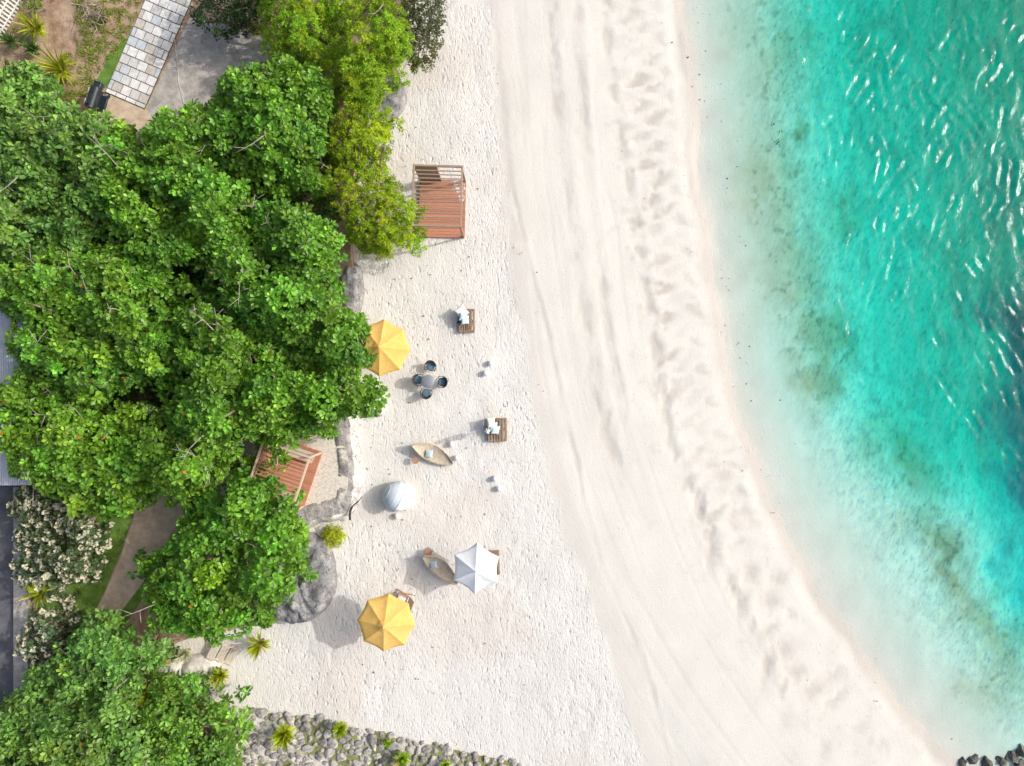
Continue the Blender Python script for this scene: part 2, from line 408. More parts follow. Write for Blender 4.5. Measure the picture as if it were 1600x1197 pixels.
SPOTS = [(1113, 860, 9, 24, -15, 1), (1154, 850, 12, 7, 20, .6), (1173, 896, 13, 14, 0, .9), (1140, 907, 8, 15, -20, .8), (1215, 907, 11, 10, 0, .7), (1157, 944, 10, 20, -15, .9), (1204, 941, 13, 12, 10, .9),
         (1236, 963, 8, 8, 0, .6), (1200, 985, 20, 8, 35, .8), (1226, 1016, 15, 17, 0, .9), (1197, 1038, 9, 24, -15, 1), (1242, 1051, 17, 13, 0, .9), (1222, 1073, 7, 15, -5, .7), (1270, 1079, 20, 13, 25, .9),
         (1298, 1060, 22, 7, 20, .7), (1305, 1096, 22, 7, 35, .7), (1090, 790, 8, 22, -15, 1), (1155, 770, 10, 14, 0, .7), (1165, 800, 14, 9, 0, .7), (1130, 745, 18, 9, 0, .6), (1345, 1140, 12, 8, 0, .5), (1285, 1170, 8, 14, -20, .5),
         (1380, 1165, 9, 9, 0, .5), (1112, 830, 7, 10, 0, .7), (1225, 1120, 12, 16, 0, .4)]
WEED = [(1215, 90, 75, 150, 0, .55), (1205, 300, 62, 150, 0, .62), (1235, 210, 22, 16, 0, .9), (1240, 440, 62, 95, 0, .62), (1282, 525, 42, 62, 10, .9), (1270, 592, 32, 42, 0, .95), (1330, 80, 80, 70, 0, .28), (1360, 230, 60, 70, 0, .15), (1160, 60, 40, 120, 0, .4),
        (1425, 720, 26, 60, 12, .75), (1470, 870, 30, 90, 28, .8), (1525, 960, 34, 80, 35, .7), (1380, 690, 60, 50, 0, .4), (1530, 1060, 50, 40, 30, .45), (1310, 350, 40, 80, 0, .5), (1205, 225, 12, 8, 0, 1.0), (1560, 1030, 30, 60, 35, .5)]
DEEP = [(1600, 560, 48, 110, 8, 1.1), (1605, 700, 58, 140, 8, 1.1), (1610, 880, 50, 90, 25, .9), (1545, 300, 40, 60, 0, .25), (1500, 480, 25, 60, 0, .2)]

def blobs(X, Y, L, z):
    acc = np.zeros(X.shape)
    for (px, py, rx, ry, an, w) in L:
        c = at(px, py, z); ca, sa = math.cos(R(an)), math.sin(R(an))
        dx = X - c.x; dy = Y - c.y
        u = (dx * ca + dy * sa) / (rx / 30); v_ = (-dx * sa + dy * ca) / (ry / 30)
        acc = np.maximum(acc, w * np.exp(-(u * u + v_ * v_) * .8))
    return acc

def tensor_axis(lo, hi, step, far):
    core = np.arange(lo, hi + 1e-6, step); out = []; d = step; x = hi
    while x < far: d *= 1.45; x += d; out.append(x)
    o2 = []; d = step; x = lo
    while x > -far: d *= 1.45; x -= d; o2.append(x)
    return np.array(o2[::-1] + list(core) + out)

def macro_z(x, y):
    x = np.asarray(x, float); y = np.asarray(y, float)
    d, sg, _ = polydist(x, y, SHORE); s = d * -sg * -1
    return s
def beach():
    xs = tensor_axis(-14.5, 28.5, .085, 900); ys = tensor_axis(-21.5, 21.5, .085, 900)
    X, Y = np.meshgrid(xs, ys, indexing='ij'); X = X.ravel(); Y = Y.ravel()
    d, sg, run = polydist(X, Y, SHORE)
    s = np.where(sg < 0, d, -d)                     # shore polyline runs south: land lies to its right
    wob = (fbm(X * .5, Y * .5, 3, 3) - .5) * .5
    s = s + wob * sstep(6, 1, np.abs(s))
    sd = np.where(s < 0, s * (1 - .34 * sstep(-1, -9, Y)), s)
    Z = np.interp(sd, [-900, -60, -25, -16, -12, -9, -6, -4, -2, 0, .5, 1.2, 3, 6, 10, 13, 900],
                  [-9, -8, -3.5, -2.85, -2.4, -2.02, -1.46, -1.20, -1.09, -1.0, -.94, -.82, -.62, -.33, -.06, 0, 0])
    near = (np.abs(X) < 30) & (np.abs(Y) < 23)
    dd, ds, _ = polydist(X, Y, DRY); dry = np.where(ds < 0, dd, -dd) + (fbm(X * .9, Y * .5, 4, 5) - .5) * 1.1
    dryf = sstep(-.28, .32, dry)
    land = sstep(-.1, .6, s); damp = (1 - dryf) * land
    # relief
    big = (fbm(X * .35, Y * .25, 3, 8) - .5)
    Z += land * big * .10
    foot = fbm(X * 3.4, Y * 1.9, 3, 21)
    Z += dryf * (-.022 * sstep(.58, .74, foot) * (.4 + .5 * sstep(.4, .7, fbm(X * .3, Y * .3, 2, 66))) + (fbm(X * 1.2, Y * .7, 3, 22) - .5) * .045)
    dark = np.zeros(X.shape)
    for kk, (pts, w, dep, al) in enumerate(RIDGES):
        q = px2w(pts, -.4); qd, qs, qr = polydist(X, Y, q)
        qd = qd + (fbm(X * 2.2, Y * 1.2, 3, 31) - .5) * .5 * (w / .3)
        dash = sstep(-.25, .8, np.sin(qr * 2 * math.pi / 2.9 + 14 * fbm(X * .22, Y * .22, 2, 36)) + 2.6 * (fbm(X * 1.1, Y * .9, 3, 37) - .5))
        k = np.exp(-(qd / w) ** 2) * (.10 + .9 * (dash if kk == 2 else sstep(.36, .68, fbm(X * .8, Y * .62, 4, 33 + kk)))) * damp
        Z -= dep * .6 * k; dark = np.maximum(dark, al * k)
        Z += dep * .25 * np.exp(-((qd - w * 1.6) / w) ** 2) * damp * (qs > 0)
    tide = fbm(s * 3.1 + .6 * fbm(X * .25, Y * .25, 2, 55), run * .16, 3, 56); tl = sstep(.60, .74, tide) * sstep(3.6, 5, s) * damp
    Z -= .007 * tl; dark = np.maximum(dark, .10 * tl)
    # rows of scalloped dimples that follow the waterline
    wr = 3.2 * fbm(X * .28, Y * .28, 2, 44); ed = (fbm(X * 3.2, Y * 3.2, 3, 46) - .5)
    band = sstep(-10.5, -5.5, Y + 2 * (fbm(X * .3, Y * .3, 2, 47) - .5)) * damp
    for row, (s0, ws, am) in enumerate(((1.3, .34, .6), (2.2, .45, 1.0), (3.2, .52, 1.15), (4.2, .45, .9))):
        hump = sstep(-.25, .9, np.sin(run * 2 * math.pi / 1.62 + wr + row * 2.2) + 1.6 * ed)
        cv = hump * np.exp(-((s - s0 - .35 * np.sin(run * 3.9 + row) - .5 * ed) / ws) ** 2) * band * am * (.45 + .9 * sstep(.35, .6, fbm(X * .5, Y * .4, 2, 48 + row)))
        Z -= .032 * cv; dark = np.maximum(dark, .50 * cv)
    sp = blobs(X + (fbm(X * 3, Y * 3, 2, 50) - .5) * .4, Y + (fbm(X * 3, Y * 3, 2, 51) - .5) * .4, SPOTS, -.6) * damp
    Z -= .06 * sp; dark = np.maximum(dark, .62 * sp)
    # albedo (dry white sand, pinkish damp sand, shell grit in the hollows, wet rim)
    n = fbm(X * .8, Y * .8, 4, 60)[:, None]
    cdry = np.array([.700, .690, .658]) * (.94 + .12 * n); cdamp = np.array([.645, .634, .592]) * (.95 + .10 * n)
    tan = np.array([.66, .61, .555])
    tn = (sstep(.55, .75, fbm(X * .33, Y * .3, 3, 62)) * dryf * .5)[:, None]
    C = cdry * dryf[:, None] + cdamp * (1 - dryf[:, None]); C = C * (1 - tn) + tan * tn
    edge = (np.exp(-((dry + .35) / .35) ** 2) * .35)[:, None]; C = C * (1 - edge) + np.array([.63, .59, .545]) * edge
    speck = (sstep(.62, .80, fbm(X * 2.2, Y * 2.2, 4, 63)) * damp * sstep(9, 4, s) * .25)
    dk = np.clip(np.maximum(dark, speck), 0, .85)[:, None]; C = C * (1 - dk) + np.array([.44, .405, .355]) * dk
    wetrim = (sstep(.95, .25, s) * sstep(-.12, .02, s) * .85)
    C = C * (1 - wetrim[:, None]) + np.array([.53, .50, .445]) * wetrim[:, None]
    # sea bed
    sea = sstep(.04, -.10, s)[:, None]
    shal = sstep(-6, -.3, s)[:, None]; bed = (np.array([.72, .72, .645]) * (1 - shal) + np.array([.60, .605, .55]) * shal) * (.9 + .2 * fbm(X * 1.3, Y * .7, 4, 70)[:, None])
    wd = blobs(X + (fbm(X * .8, Y * .8, 3, 71) - .5) * 2.4, Y + (fbm(X * .8, Y * .8, 3, 72) - .5) * 2.4, WEED, -1.8) * near
    mott = sstep(.50, .72, fbm(X * 1.5, Y * .85, 4, 73)) * sstep(-3.0, -7, s)
    wdm = np.clip(wd * (.9 + .7 * fbm(X * 2.0, Y * 2.0, 4, 74)), 0, .9)[:, None]
    bed = bed * (1 - wdm) + np.array([.43, .38, .255]) * wdm
    dots = .6 * (sstep(.66, .76, fbm(X * 2.6, Y * 2.2, 3, 75)) * sstep(-1.2, -3.5, s) * (.25 + wd))[:, None].clip(0, .8)
    bed = bed * (1 - dots) + np.array([.12, .16, .10]) * dots
    bed = bed * (1 - .16 * mott[:, None])
    refr_tone = (fbm(X * 4.6 - Y * 1.9, Y * 2.1 + X * .9, 3, 77) - .5)[:, None]  # wave refraction put into the bed tone as lighter and darker streaks
    bed = bed * (1 + .34 * refr_tone * sstep(-1, -5, s)[:, None])
    C = C * (1 - sea) + bed * sea
    dp = np.clip(1.25 * blobs(X + (fbm(X * .5, Y * .5, 3, 78) - .5) * 3, Y + (fbm(X * .5, Y * .5, 3, 79) - .5) * 3, DEEP, -3), 0, 1)
    Z -= dp * .7 * sstep(-3, -7, s)
    C = C * (1 - (dp * sea[:, 0])[:, None] * np.array([[.65, .48, .15]]))  # bed tinted blue for the light deep water scatters back
    Z += (fbm(X * .22, Y * .12, 3, 80) - .5) * .45 * sstep(-5, -10, s)
    rut = sstep(.25, .6, fbm(X * .3, Y * .3, 2, 66))
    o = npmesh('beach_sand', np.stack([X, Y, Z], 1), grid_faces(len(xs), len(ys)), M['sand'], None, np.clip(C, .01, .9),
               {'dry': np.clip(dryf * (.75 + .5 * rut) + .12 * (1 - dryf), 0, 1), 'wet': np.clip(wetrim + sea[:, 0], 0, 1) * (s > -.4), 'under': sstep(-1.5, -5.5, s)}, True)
    tag(o, kind='structure')
beach()

def sea():
    xs = tensor_axis(6.5, 29, .07, 800); xs = xs[xs > 5.5]; ys = tensor_axis(-22, 22, .07, 800)
    X, Y = np.meshgrid(xs, ys, indexing='ij'); sh = X.shape; X = X.ravel(); Y = Y.ravel()
    d, sg, _ = polydist(X, Y, SHORE); off = np.where(sg < 0, -d, d)
    amp = sstep(.5, 9, off) * (np.abs(X) < 40) * (np.abs(Y) < 40)
    Z = np.zeros(X.shape); up = sstep(-9, 2, Y) * .75 + .25
    for i, (lam, sl_, th) in enumerate(((2.6, .030, -30), (1.2, .030, 10), (.66, .26, -36), (.58, .26, -14), (.70, .24, 14), (.62, .225, 38))):
        t = R(th); u = X * math.cos(t) + Y * math.sin(t); w_ = -X * math.sin(t) + Y * math.cos(t)
        wp = 3.2 * fbm(X * .3, Y * .3, 3, 90 + i)
        env = .4 + fbm(X * .3, Y * .3, 2, 110 + i) if i < 2 else (.07 + 1.05 * sstep(.55, .77, fbm(u * 1.1, w_ * 1.25, 4, 100 + i)) * sstep(.39, .57, fbm(u * .55, w_ * .16, 2, 120 + i))) * up
        Z += sl_ * lam / (2 * math.pi) * np.sin(2 * math.pi * u / lam + wp * (1.5 if i < 2 else 2.2)) * env
    Z = ZW + Z * amp
    nx, ny = sh; F = grid_faces(nx, ny); n = len(X)
    # close the body of water so that it has an inside
    ring = [i * ny for i in range(nx)] + [(nx - 1) * ny + j for j in range(1, ny)] + [i * ny + ny - 1 for i in range(nx - 2, -1, -1)] + [j for j in range(ny - 2, 0, -1)]
    V = np.stack([X, Y, Z], 1); V2 = V[ring].copy(); V2[:, 2] = -14
    k = len(ring); side = [(ring[i], n + i, n + (i + 1) % k, ring[(i + 1) % k]) for i in range(k)]
    corner = [n, n + nx - 1, n + nx - 1 + ny - 1, n + 2 * (nx - 1) + ny - 1]
    F = np.concatenate([F, np.array(side), np.array([corner[::-1]])])
    o = npmesh('sea_water', np.concatenate([V, V2]), F, M['water'], None, attrs={'amp': np.concatenate([.12 + .88 * amp, np.zeros(len(V2))])}, smooth=True)
    tag(o, kind='structure')
    import bmesh
    bm = bmesh.new(); bm.from_mesh(o.data)
    bmesh.ops.triangulate(bm, faces=[f for f in bm.faces if f.normal.z < -.9 and f.calc_area() > 1000])
    bmesh.ops.recalc_face_normals(bm, faces=bm.faces); bm.to_mesh(o.data); bm.free()
sea()

# ------------------------------------------------------------------ garden terrace above the beach
ZG = 0.7
def sheet(name, px, z, mat, depth=.5, smooth=0):
    P = px2w(px, z)
    if smooth: P = [tuple(v[:2]) for v in smooth_loop([(a, b, 0) for a, b in P], smooth)]
    if sum(P[i - 1][0] * P[i][1] - P[i][0] * P[i - 1][1] for i in range(len(P))) < 0: P = P[::-1]
    o = MB().prism(P, z - depth, z).build(name, mat); tag(o, kind='structure')
    import bmesh
    bm = bmesh.new(); bm.from_mesh(o.data); bmesh.ops.triangulate(bm, faces=[f for f in bm.faces if len(f.verts) > 4]); bm.to_mesh(o.data); bm.free()
    return o
sheet('garden_soil', [(-3000, -2600), (660, -2600), (655, -100), (622, 60), (612, 140), (575, 190), (558, 240), (545, 320), (548, 400), (555, 440), (550, 500), (540, 560), (530, 630), (540, 690), (545, 750), (530, 788),
                      (495, 806), (468, 822), (478, 900), (435, 950), (405, 972), (360, 985), (310, 992), (262, 1010), (255, 1060), (300, 1090), (352, 1118), (350, 1300), (300, 3400), (-3000, 3400)], ZG, M['soil'], 1.2)
sheet('concrete_yard', [(232, 160), (300, 22), (420, 60), (470, 110), (480, 160), (420, 220), (250, 235), (165, 250), (158, 185), (170, 140)], ZG + .008, M['slab'], .2)
sheet('concrete_apron', [(168, 142), (230, 163), (235, 200), (190, 215), (150, 190)], ZG + .014, M['path'], .2)
sheet('terrace', [(400, 640), (520, 625), (540, 690), (544, 755), (528, 788), (480, 808), (440, 820), (380, 800), (330, 740)], ZG + .06, M['terrace'], .3, 3)
sheet('garden_path', [(222, 768), (268, 772), (288, 800), (250, 862), (222, 912), (178, 970), (165, 1010), (140, 985), (148, 960), (165, 925), (190, 865)], ZG + .02, M['path'], .2)
sheet('lawn', [(90, 770), (220, 770), (188, 865), (163, 925), (146, 960), (138, 985), (160, 1015), (100, 1030), (60, 980), (60, 850)], ZG + .012, M['lawn'], .2)
sheet('upper_lawn', [(196, 60), (212, 70), (168, 136), (150, 130), (162, 105), (170, 85), (185, 70)], ZG + .012, M['lawn'], .2, 3)
sheet('side_lawn', [(190, 910), (230, 880), (226, 930), (200, 970), (178, 985)], ZG + .016, M['lawn'], .2)
sheet('pavement', [(-900, 750), (52, 750), (52, 1140), (30, 1300), (-900, 1300)], ZG + .03, M['pave'], .3)
sheet('street', [(-900, -700), (70, -120), (28, -60), (-12, 22), (-60, 120), (-900, 500)], ZG + .03, M['pave'], .3)

def paving():
    z = ZG + .05
    o0 = at(167, 137, z); u = (at(223, 7.5, z) - o0).normalized(); w = Vector((u.y, -u.x, 0))
    W = (at(230.6, 158, z) - o0).dot(w); ts = W / 4.45; gap = .045
    b = MB(); g = MB()
    def rect(mb, a0, a1, c0, c1, z0, z1):
        P = [o0 + w * a0 + u * c0, o0 + w * a1 + u * c0, o0 + w * a1 + u * c1, o0 + w * a0 + u * c1]
        mb.prism([(p.x, p.y) for p in P], z0, z1)
    rect(g, -.02, W + .02, -.26, 16 * ts, ZG - .2, ZG + .02)
    cols = []
    def tile(a0, a1, c0, c1):
        n0 = len(b.v); rect(b, a0 + gap / 2, a1 - gap / 2, c0 + gap / 2, c1 - gap / 2, ZG, z + random.uniform(-.006, .006))
        k = random.random(); base = Vector((.76, .75, .72)) * random.uniform(.82, 1.14)
        if k < .18: base = Vector((.57, .53, .47))
        elif k < .34: base = Vector((.56, .61, .64))
        cols.extend([tuple(base)] * (len(b.v) - n0))
    for i in range(4): tile(i * W / 4, (i + 1) * W / 4, -.23, 0)
    for r in range(16):
        off = .0 if r % 2 else -.55
        x = off * ts
        while x < W - .02:
            a0, a1 = max(x, 0), min(x + ts, W)
            if a1 - a0 > .08: tile(a0, a1, r * ts, (r + 1) * ts)
            x += ts
    t = NT('paving_stone'); a = t.n('ShaderNodeAttribute', attribute_name='Col').outputs['Color']
    c = t.mix(1.0, a, t.ramp(t.noise(5, 5), [(.3, .80), (.6, 1.02)]), 'MULTIPLY')
    mt = t.done(t.principled(c, .85, .25, t.bump(t.noise(20, 4), .006)))
    go = g.build('paving_bed', mottled('dark_joint', (.06, .06, .04), (.13, .13, .07), 4)); tag(go, kind='structure')
    o = b.build('paved_path', mt)
    at_ = o.data.color_attributes.new('Col', 'FLOAT_COLOR', 'POINT')
    at_.data.foreach_set('color', np.concatenate([np.array(cols), np.ones((len(cols), 1))], 1).astype(np.float32).ravel())
    tag(o, kind='structure')
paving()

# ------------------------------------------------------------------ plants
def leaves(name, C, N, k, L, Wd, col, mat, parent, el=(5, 55), droop=.12, var=.28, odd=None, fold=.18, wide=.62, tint=None):
    """C (n,3) rosette centres, N (n,3) their axes: k leaves around each, folded along the rib"""
    n = len(C); C = np.repeat(C, k, 0); N = np.repeat(N, k, 0); m = n * k
    N = N / np.linalg.norm(N, axis=1, keepdims=True)
    ref = np.where(np.abs(N[:, 2:3]) < .9, np.array([[0, 0, 1.0]]), np.array([[1.0, 0, 0]]))
    T = np.cross(N, ref); T /= np.linalg.norm(T, axis=1, keepdims=True); B = np.cross(N, T)
    an = np.tile(np.arange(k) * 2.399963, n) + np.repeat(rng.uniform(0, 6.28, n), k) + rng.normal(0, .25, m)
    order = np.tile(np.linspace(0, 1, k), n)
    e = np.radians(el[0] + (el[1] - el[0]) * order ** 1.5 + rng.normal(0, 9, m))
    Rd = T * np.cos(an)[:, None] + B * np.sin(an)[:, None]
    D = Rd * np.cos(e)[:, None] + N * np.sin(e)[:, None]
    S = np.cross(N, Rd); U = np.cross(D, S); U /= np.linalg.norm(U, axis=1, keepdims=True); U = np.where((U * N).sum(1, keepdims=True) < 0, -U, U)
    ro = rng.normal(0, .35, m)[:, None]; S2 = S * np.cos(ro) + U * np.sin(ro); U = U * np.cos(ro) - S * np.sin(ro); S = S2
    ln = (L * rng.uniform(.72, 1.2, m) * (1 - .35 * order))[:, None]; wd = (Wd / L * ln) * rng.uniform(.85, 1.15, m)[:, None]
    b = C + D * .03; mid = C + D * ln * wide - U * wd * fold * 1.0; tip = C + D * ln - U * ln * droop
    p1 = C + D * ln * wide + S * wd * .5; p2 = C + D * ln * wide - S * wd * .5
    V = np.stack([b, p1, tip, p2, mid], 1).reshape(-1, 3)
    i = np.arange(m)[:, None] * 5
    F = np.concatenate([i + np.array([[0, 4, 2, 1]]), i + np.array([[0, 3, 2, 4]])])
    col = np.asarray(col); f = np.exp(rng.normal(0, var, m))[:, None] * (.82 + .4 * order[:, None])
    cl = col[None, :] * f
    if tint is not None: cl = cl * np.repeat(tint, k, 0)
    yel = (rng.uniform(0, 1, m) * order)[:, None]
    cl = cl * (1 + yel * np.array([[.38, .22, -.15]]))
    if odd is not None:
        q = rng.uniform(0, 1, m) < odd[1]; cl[q] = np.array(odd[0]) * rng.uniform(.7, 1.15, (q.sum(), 1))
    cl = np.repeat(np.clip(cl, .004, .85), 5, 0)
    return npmesh(name, V, F, mat, parent, cl)

def crown_points(poly, zlo, zhi, spacing, rmin, rmax, dome=3.0, n=9000, loose=False):
    P = [(p[0], p[1]) for p in poly]; xs = [p[0] for p in P]; ys = [p[1] for p in P]
    c = np.stack([rng.uniform(min(xs) - 12, max(xs) + 12, n), rng.uniform(min(ys) - 12, max(ys) + 12, n)], 1)
    q = c + (np.stack([fbm(c[:, 0] / 22, c[:, 1] / 22, 3, 400), fbm(c[:, 0] / 22, c[:, 1] / 22, 3, 401)], 1) - .5) * (44 if loose else 0)   # ragged outline
    ok = inpoly(q[:, 0], q[:, 1], P); c = c[ok]; q = q[ok]
    de, _, _ = polydist(q[:, 0], q[:, 1], P + [P[0]]); de = de / 30
    h = fbm(c[:, 0] / 46, c[:, 1] / 46, 3, 402)
    keep = []
    for p, dq, hh in zip(c, de, h):
        sp_ = spacing * (.75 if dq < .6 else 1.0) * 30
        if dq < (.06 if loose else .22): continue
        if all((p[0] - k[0][0]) ** 2 + (p[1] - k[0][1]) ** 2 > sp_ ** 2 for k in keep): keep.append((p, dq, hh))
    out = []
    for p, dq, hh in keep:
        if loose:
            r = rmin + (rmax - rmin) * random.random() ** 1.4; r *= .6 if dq < .35 else 1
            z = zlo + (zhi - zlo) * min(1, .25 + dq / dome) * (.15 + 1.7 * (hh - .22)) + random.uniform(-.4, .35)
        else:
            r = min(max(dq * .95, rmin), rmax) * random.uniform(.75, 1.1)
            z = zlo + (zhi - zlo) * math.sqrt(min(1, dq / dome)) + random.uniform(-.4, .3)
        w = at(p[0], p[1], z); out.append((np.array(w), r))
    return out

def tree(name, poly, zlo, zhi, label, cat, col, group=None, spacing=.66, rr=(.32, .72), ros=.37, k=9, L=.37, W=.20, base=None, twigs=6, mat='leaf',
         el=(5, 55), var=.26, odd=None, fill=.6, wide=.70, trunk_r=.17, z0=ZG, flat=1.0, droop=.12, extra=None, grow=-7, dome=1.2, loose=True):
    if grow:
        qx, qy = np.mean([p[0] for p in poly]), np.mean([p[1] for p in poly])
        poly = [(x + (x - qx) / math.hypot(x - qx, y - qy) * grow, y + (y - qy) / math.hypot(x - qx, y - qy) * grow) for x, y in poly]
    cl = crown_points(poly, zlo, zhi, spacing, rr[0], rr[1], dome, loose=loose)
    twigs = int(twigs * .8)
    cx = np.mean([c[0] for c in cl]); cy = np.mean([c[1] for c in cl])
    cen = np.mean([c for c, r in cl], 0)
    bx, by = base if base else (cen[0] * .985, cen[1] * .985)
    root = thing(name, (bx, by, z0), label, cat, group)
    CC, NN, TT = [], [], []
    under = [(c + np.array([rng.normal(0, .3), rng.normal(0, .3), -1.25]), r * 1.25) for c, r in cl[::2]] if loose and zlo > 1.5 else []
    for c, r in cl + under:
        n = max(4, int(4 * math.pi * r * r * .8 / ros ** 2))
        d = rng.normal(0, 1, (n, 3)); d /= np.linalg.norm(d, axis=1, keepdims=True); d = d[d[:, 2] > -.45]
        rad = r * np.where(rng.uniform(0, 1, len(d)) < fill, rng.uniform(.86, 1.12, len(d)), rng.uniform(.35, .86, len(d)))
        p = c + d * rad[:, None] * np.array([1, 1, .8 * flat])
        tt = math.exp(random.gauss(0, .17)); hue = random.gauss(0, .06); TT.append(np.tile([tt * (1 + hue * 1.3), tt, tt * (1 - hue)], (len(p), 1)))
        CC.append(p); NN.append(d * .8 + np.array([0, 0, .75]) + rng.normal(0, .25, d.shape))
    CC = np.concatenate(CC); NN = np.concatenate(NN); TT = np.concatenate(TT)
    off = np.array([bx, by, z0])
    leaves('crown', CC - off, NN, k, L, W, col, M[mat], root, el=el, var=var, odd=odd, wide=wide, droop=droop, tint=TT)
    if extra: leaves(extra[0], (CC - off)[::extra[2]] + NN[::extra[2]] / np.linalg.norm(NN[::extra[2]], axis=1, keepdims=True) * .08, NN[::extra[2]], extra[3], extra[4], extra[5], extra[1], M[mat], root, el=(10, 60), var=.12)
    t = MB(); top = Vector((0, 0, max(.5, (zlo - z0) * .55)))
    t.tube([(0, 0, -.3), (random.uniform(-.1, .1), random.uniform(-.1, .1), top.z * .5), top], [trunk_r * 1.25, trunk_r, trunk_r * .85], 10)
    pick = sorted(cl, key=lambda q: random.random())[:max(4, min(16, len(cl)))]
    for c, r in pick:
        e = Vector(c - off); m1 = top.lerp(e, .45) + Vector((random.uniform(-.3, .3), random.uniform(-.3, .3), -.25))
        t.tube([tuple(v) for v in smooth_line([top, m1, e, e + Vector((random.uniform(-.3, .3), random.uniform(-.3, .3), r * .6))], 4)], list(np.linspace(trunk_r * .55, .02, 13)), 6)
    t.build('trunk', M['bark'], root)
    for i in range(twigs):
        c, r = random.choice(cl); e = Vector(c - off); a = random.uniform(0, 6.28); d = Vector((math.cos(a), math.sin(a), random.uniform(.05, .5)))
        s = e + Vector((0, 0, r * .62)); b = MB(); Lg = random.uniform(.6, 1.5)
        p = [s, s + d * Lg * .5 + Vector((0, 0, .12)), s + d * Lg + Vector((random.uniform(-.25, .25), random.uniform(-.25, .25), .22))]
        b.tube(p, [.026, .018, .009], 5)
        b.tube([p[1], p[1] + Vector((-d.y, d.x, .4)) * Lg * .4], [.02, .009], 5); b.tube([p[1].lerp(p[2], .5), p[2] + Vector((d.y, -d.x, .2)) * Lg * .3], [.015, .008], 5)
        b.build('bare_branch', M['twig'], root)
    return root
GR = (.150, .335, .036); GR2 = (.138, .315, .036); GR3 = (.165, .330, .070); YG = (.245, .405, .024)
BT = 'broad leaved trees that roof the garden'; OR = ((.50, .22, .03), .0012)
tree('broadleaf_tree', [(345, 130), (380, 105), (440, 93), (508, 108), (522, 160), (512, 215), (488, 255), (492, 290), (440, 300), (400, 285), (340, 275), (318, 220), (328, 170)], 3.2, 5.0,
     'dark green broad leaved tree beside the grey concrete yard, topmost of its kind', 'tree', GR, BT, odd=OR, grow=-2)
tree('broadleaf_tree', [(-40, 90), (45, 105), (58, 150), (105, 172), (150, 190), (185, 260), (175, 330), (120, 385), (60, 405), (-60, 420)], 3.2, 5.6,
     'broad leaved tree below the black barrel grill, at the left edge of the picture', 'tree', GR3, BT, odd=OR, twigs=12, grow=-3)
tree('broadleaf_tree', [(150, 188), (208, 200), (262, 182), (320, 168), (332, 225), (348, 275), (405, 290), (385, 350), (325, 405), (240, 425), (170, 392), (155, 310)], 3.3, 6.0,
     'broad leaved tree just below the concrete yard, between two other dark crowns', 'tree', GR, BT, odd=OR, grow=-2)
tree('broadleaf_tree', [(395, 300), (455, 312), (492, 332), (530, 372), (540, 398), (528, 440), (540, 490), (566, 512), (582, 540), (560, 560), (500, 565), (430, 552), (370, 505), (328, 432), (350, 360)], 3.2, 6.2,
     'large broad leaved tree whose right edge overhangs the sand above the half hidden yellow parasol', 'tree', GR2, BT, odd=OR, grow=-7)
tree('broadleaf_tree', [(-50, 425), (80, 398), (165, 388), (245, 432), (265, 500), (245, 585), (170, 635), (95, 620), (40, 590), (18, 500), (-10, 462), (-50, 470)], 3.2, 5.8,
     'broad leaved tree with its left edge over the blue grey roof, middle of the canopy', 'tree', GR, BT, odd=OR, twigs=10, grow=1)
tree('broadleaf_tree', [(268, 432), (330, 450), (400, 520), (470, 558), (545, 548), (560, 585), (582, 600), (566, 632), (528, 640), (498, 672), (480, 676), (462, 716), (436, 742), (418, 700), (398, 690), (365, 700), (300, 715), (262, 640), (250, 560)], 3.0, 6.0,
     'broad leaved tree hanging over the red pergola and touching the half hidden yellow parasol', 'tree', GR, BT, odd=((.6, .24, .04), .002), twigs=10, grow=-8)
tree('broadleaf_tree', [(5, 590), (60, 615), (175, 638), (255, 645), (305, 700), (345, 715), (350, 745), (290, 788), (230, 768), (180, 812), (120, 800), (62, 765), (18, 742), (22, 690), (-30, 680), (-30, 620)], 3.0, 5.6,
     'broad leaved tree above the white flowering shrub, with many bare branches', 'tree', (.165, .345, .034), BT, odd=OR, twigs=16)
tree('broadleaf_tree', [(292, 790), (340, 755), (400, 745), (450, 768), (474, 800), (470, 850), (466, 910), (440, 945), (400, 985), (338, 1000), (268, 996), (232, 955), (225, 912), (192, 890), (232, 866), (270, 832)], 2.8, 5.4,
     'round broad leaved tree between the garden path and the grey boulder', 'tree', (.135, .325, .032), BT, odd=OR, twigs=4, grow=-10)
tree('broadleaf_tree', [(-40, 1125), (28, 1090), (42, 1052), (100, 1002), (150, 972), (205, 985), (230, 1040), (210, 1110), (230, 1180), (220, 1260), (-40, 1260)], 2.8, 5.0,
     'greyish green broad leaved tree in the bottom left corner beside the grey pavement', 'tree', GR3, BT, odd=OR, L=.38, W=.19, twigs=6, grow=-12)
tree('broadleaf_tree', [(222, 1000), (258, 1035), (272, 1078), (325, 1094), (380, 1100), (372, 1118), (388, 1150), (368, 1190), (375, 1260), (215, 1260), (232, 1180), (212, 1110), (235, 1045)], 2.2, 4.2,
     'low broad leaved tree at the bottom edge beside the stone slope', 'tree', (.150, .320, .050), BT, odd=OR, L=.36, W=.17, twigs=6, grow=-15)
YT = 'yellow green feathery trees'
fine = dict(grow=-10, k=26, L=.21, W=.05, ros=.27, mat='fineleaf', el=(-20, 75), var=.30, rr=(.28, .70), spacing=.58, wide=.5, twigs=5, fill=.7)
tree('feathery_tree', [(385, -45), (560, -45), (620, -20), (640, 50), (628, 100), (590, 145), (570, 185), (520, 150), (500, 108), (432, 96), (400, 60)], 2.2, 4.3,
     'yellow green feathery tree at the top edge between the concrete yard and the sand', 'tree', YG, YT, **fine)
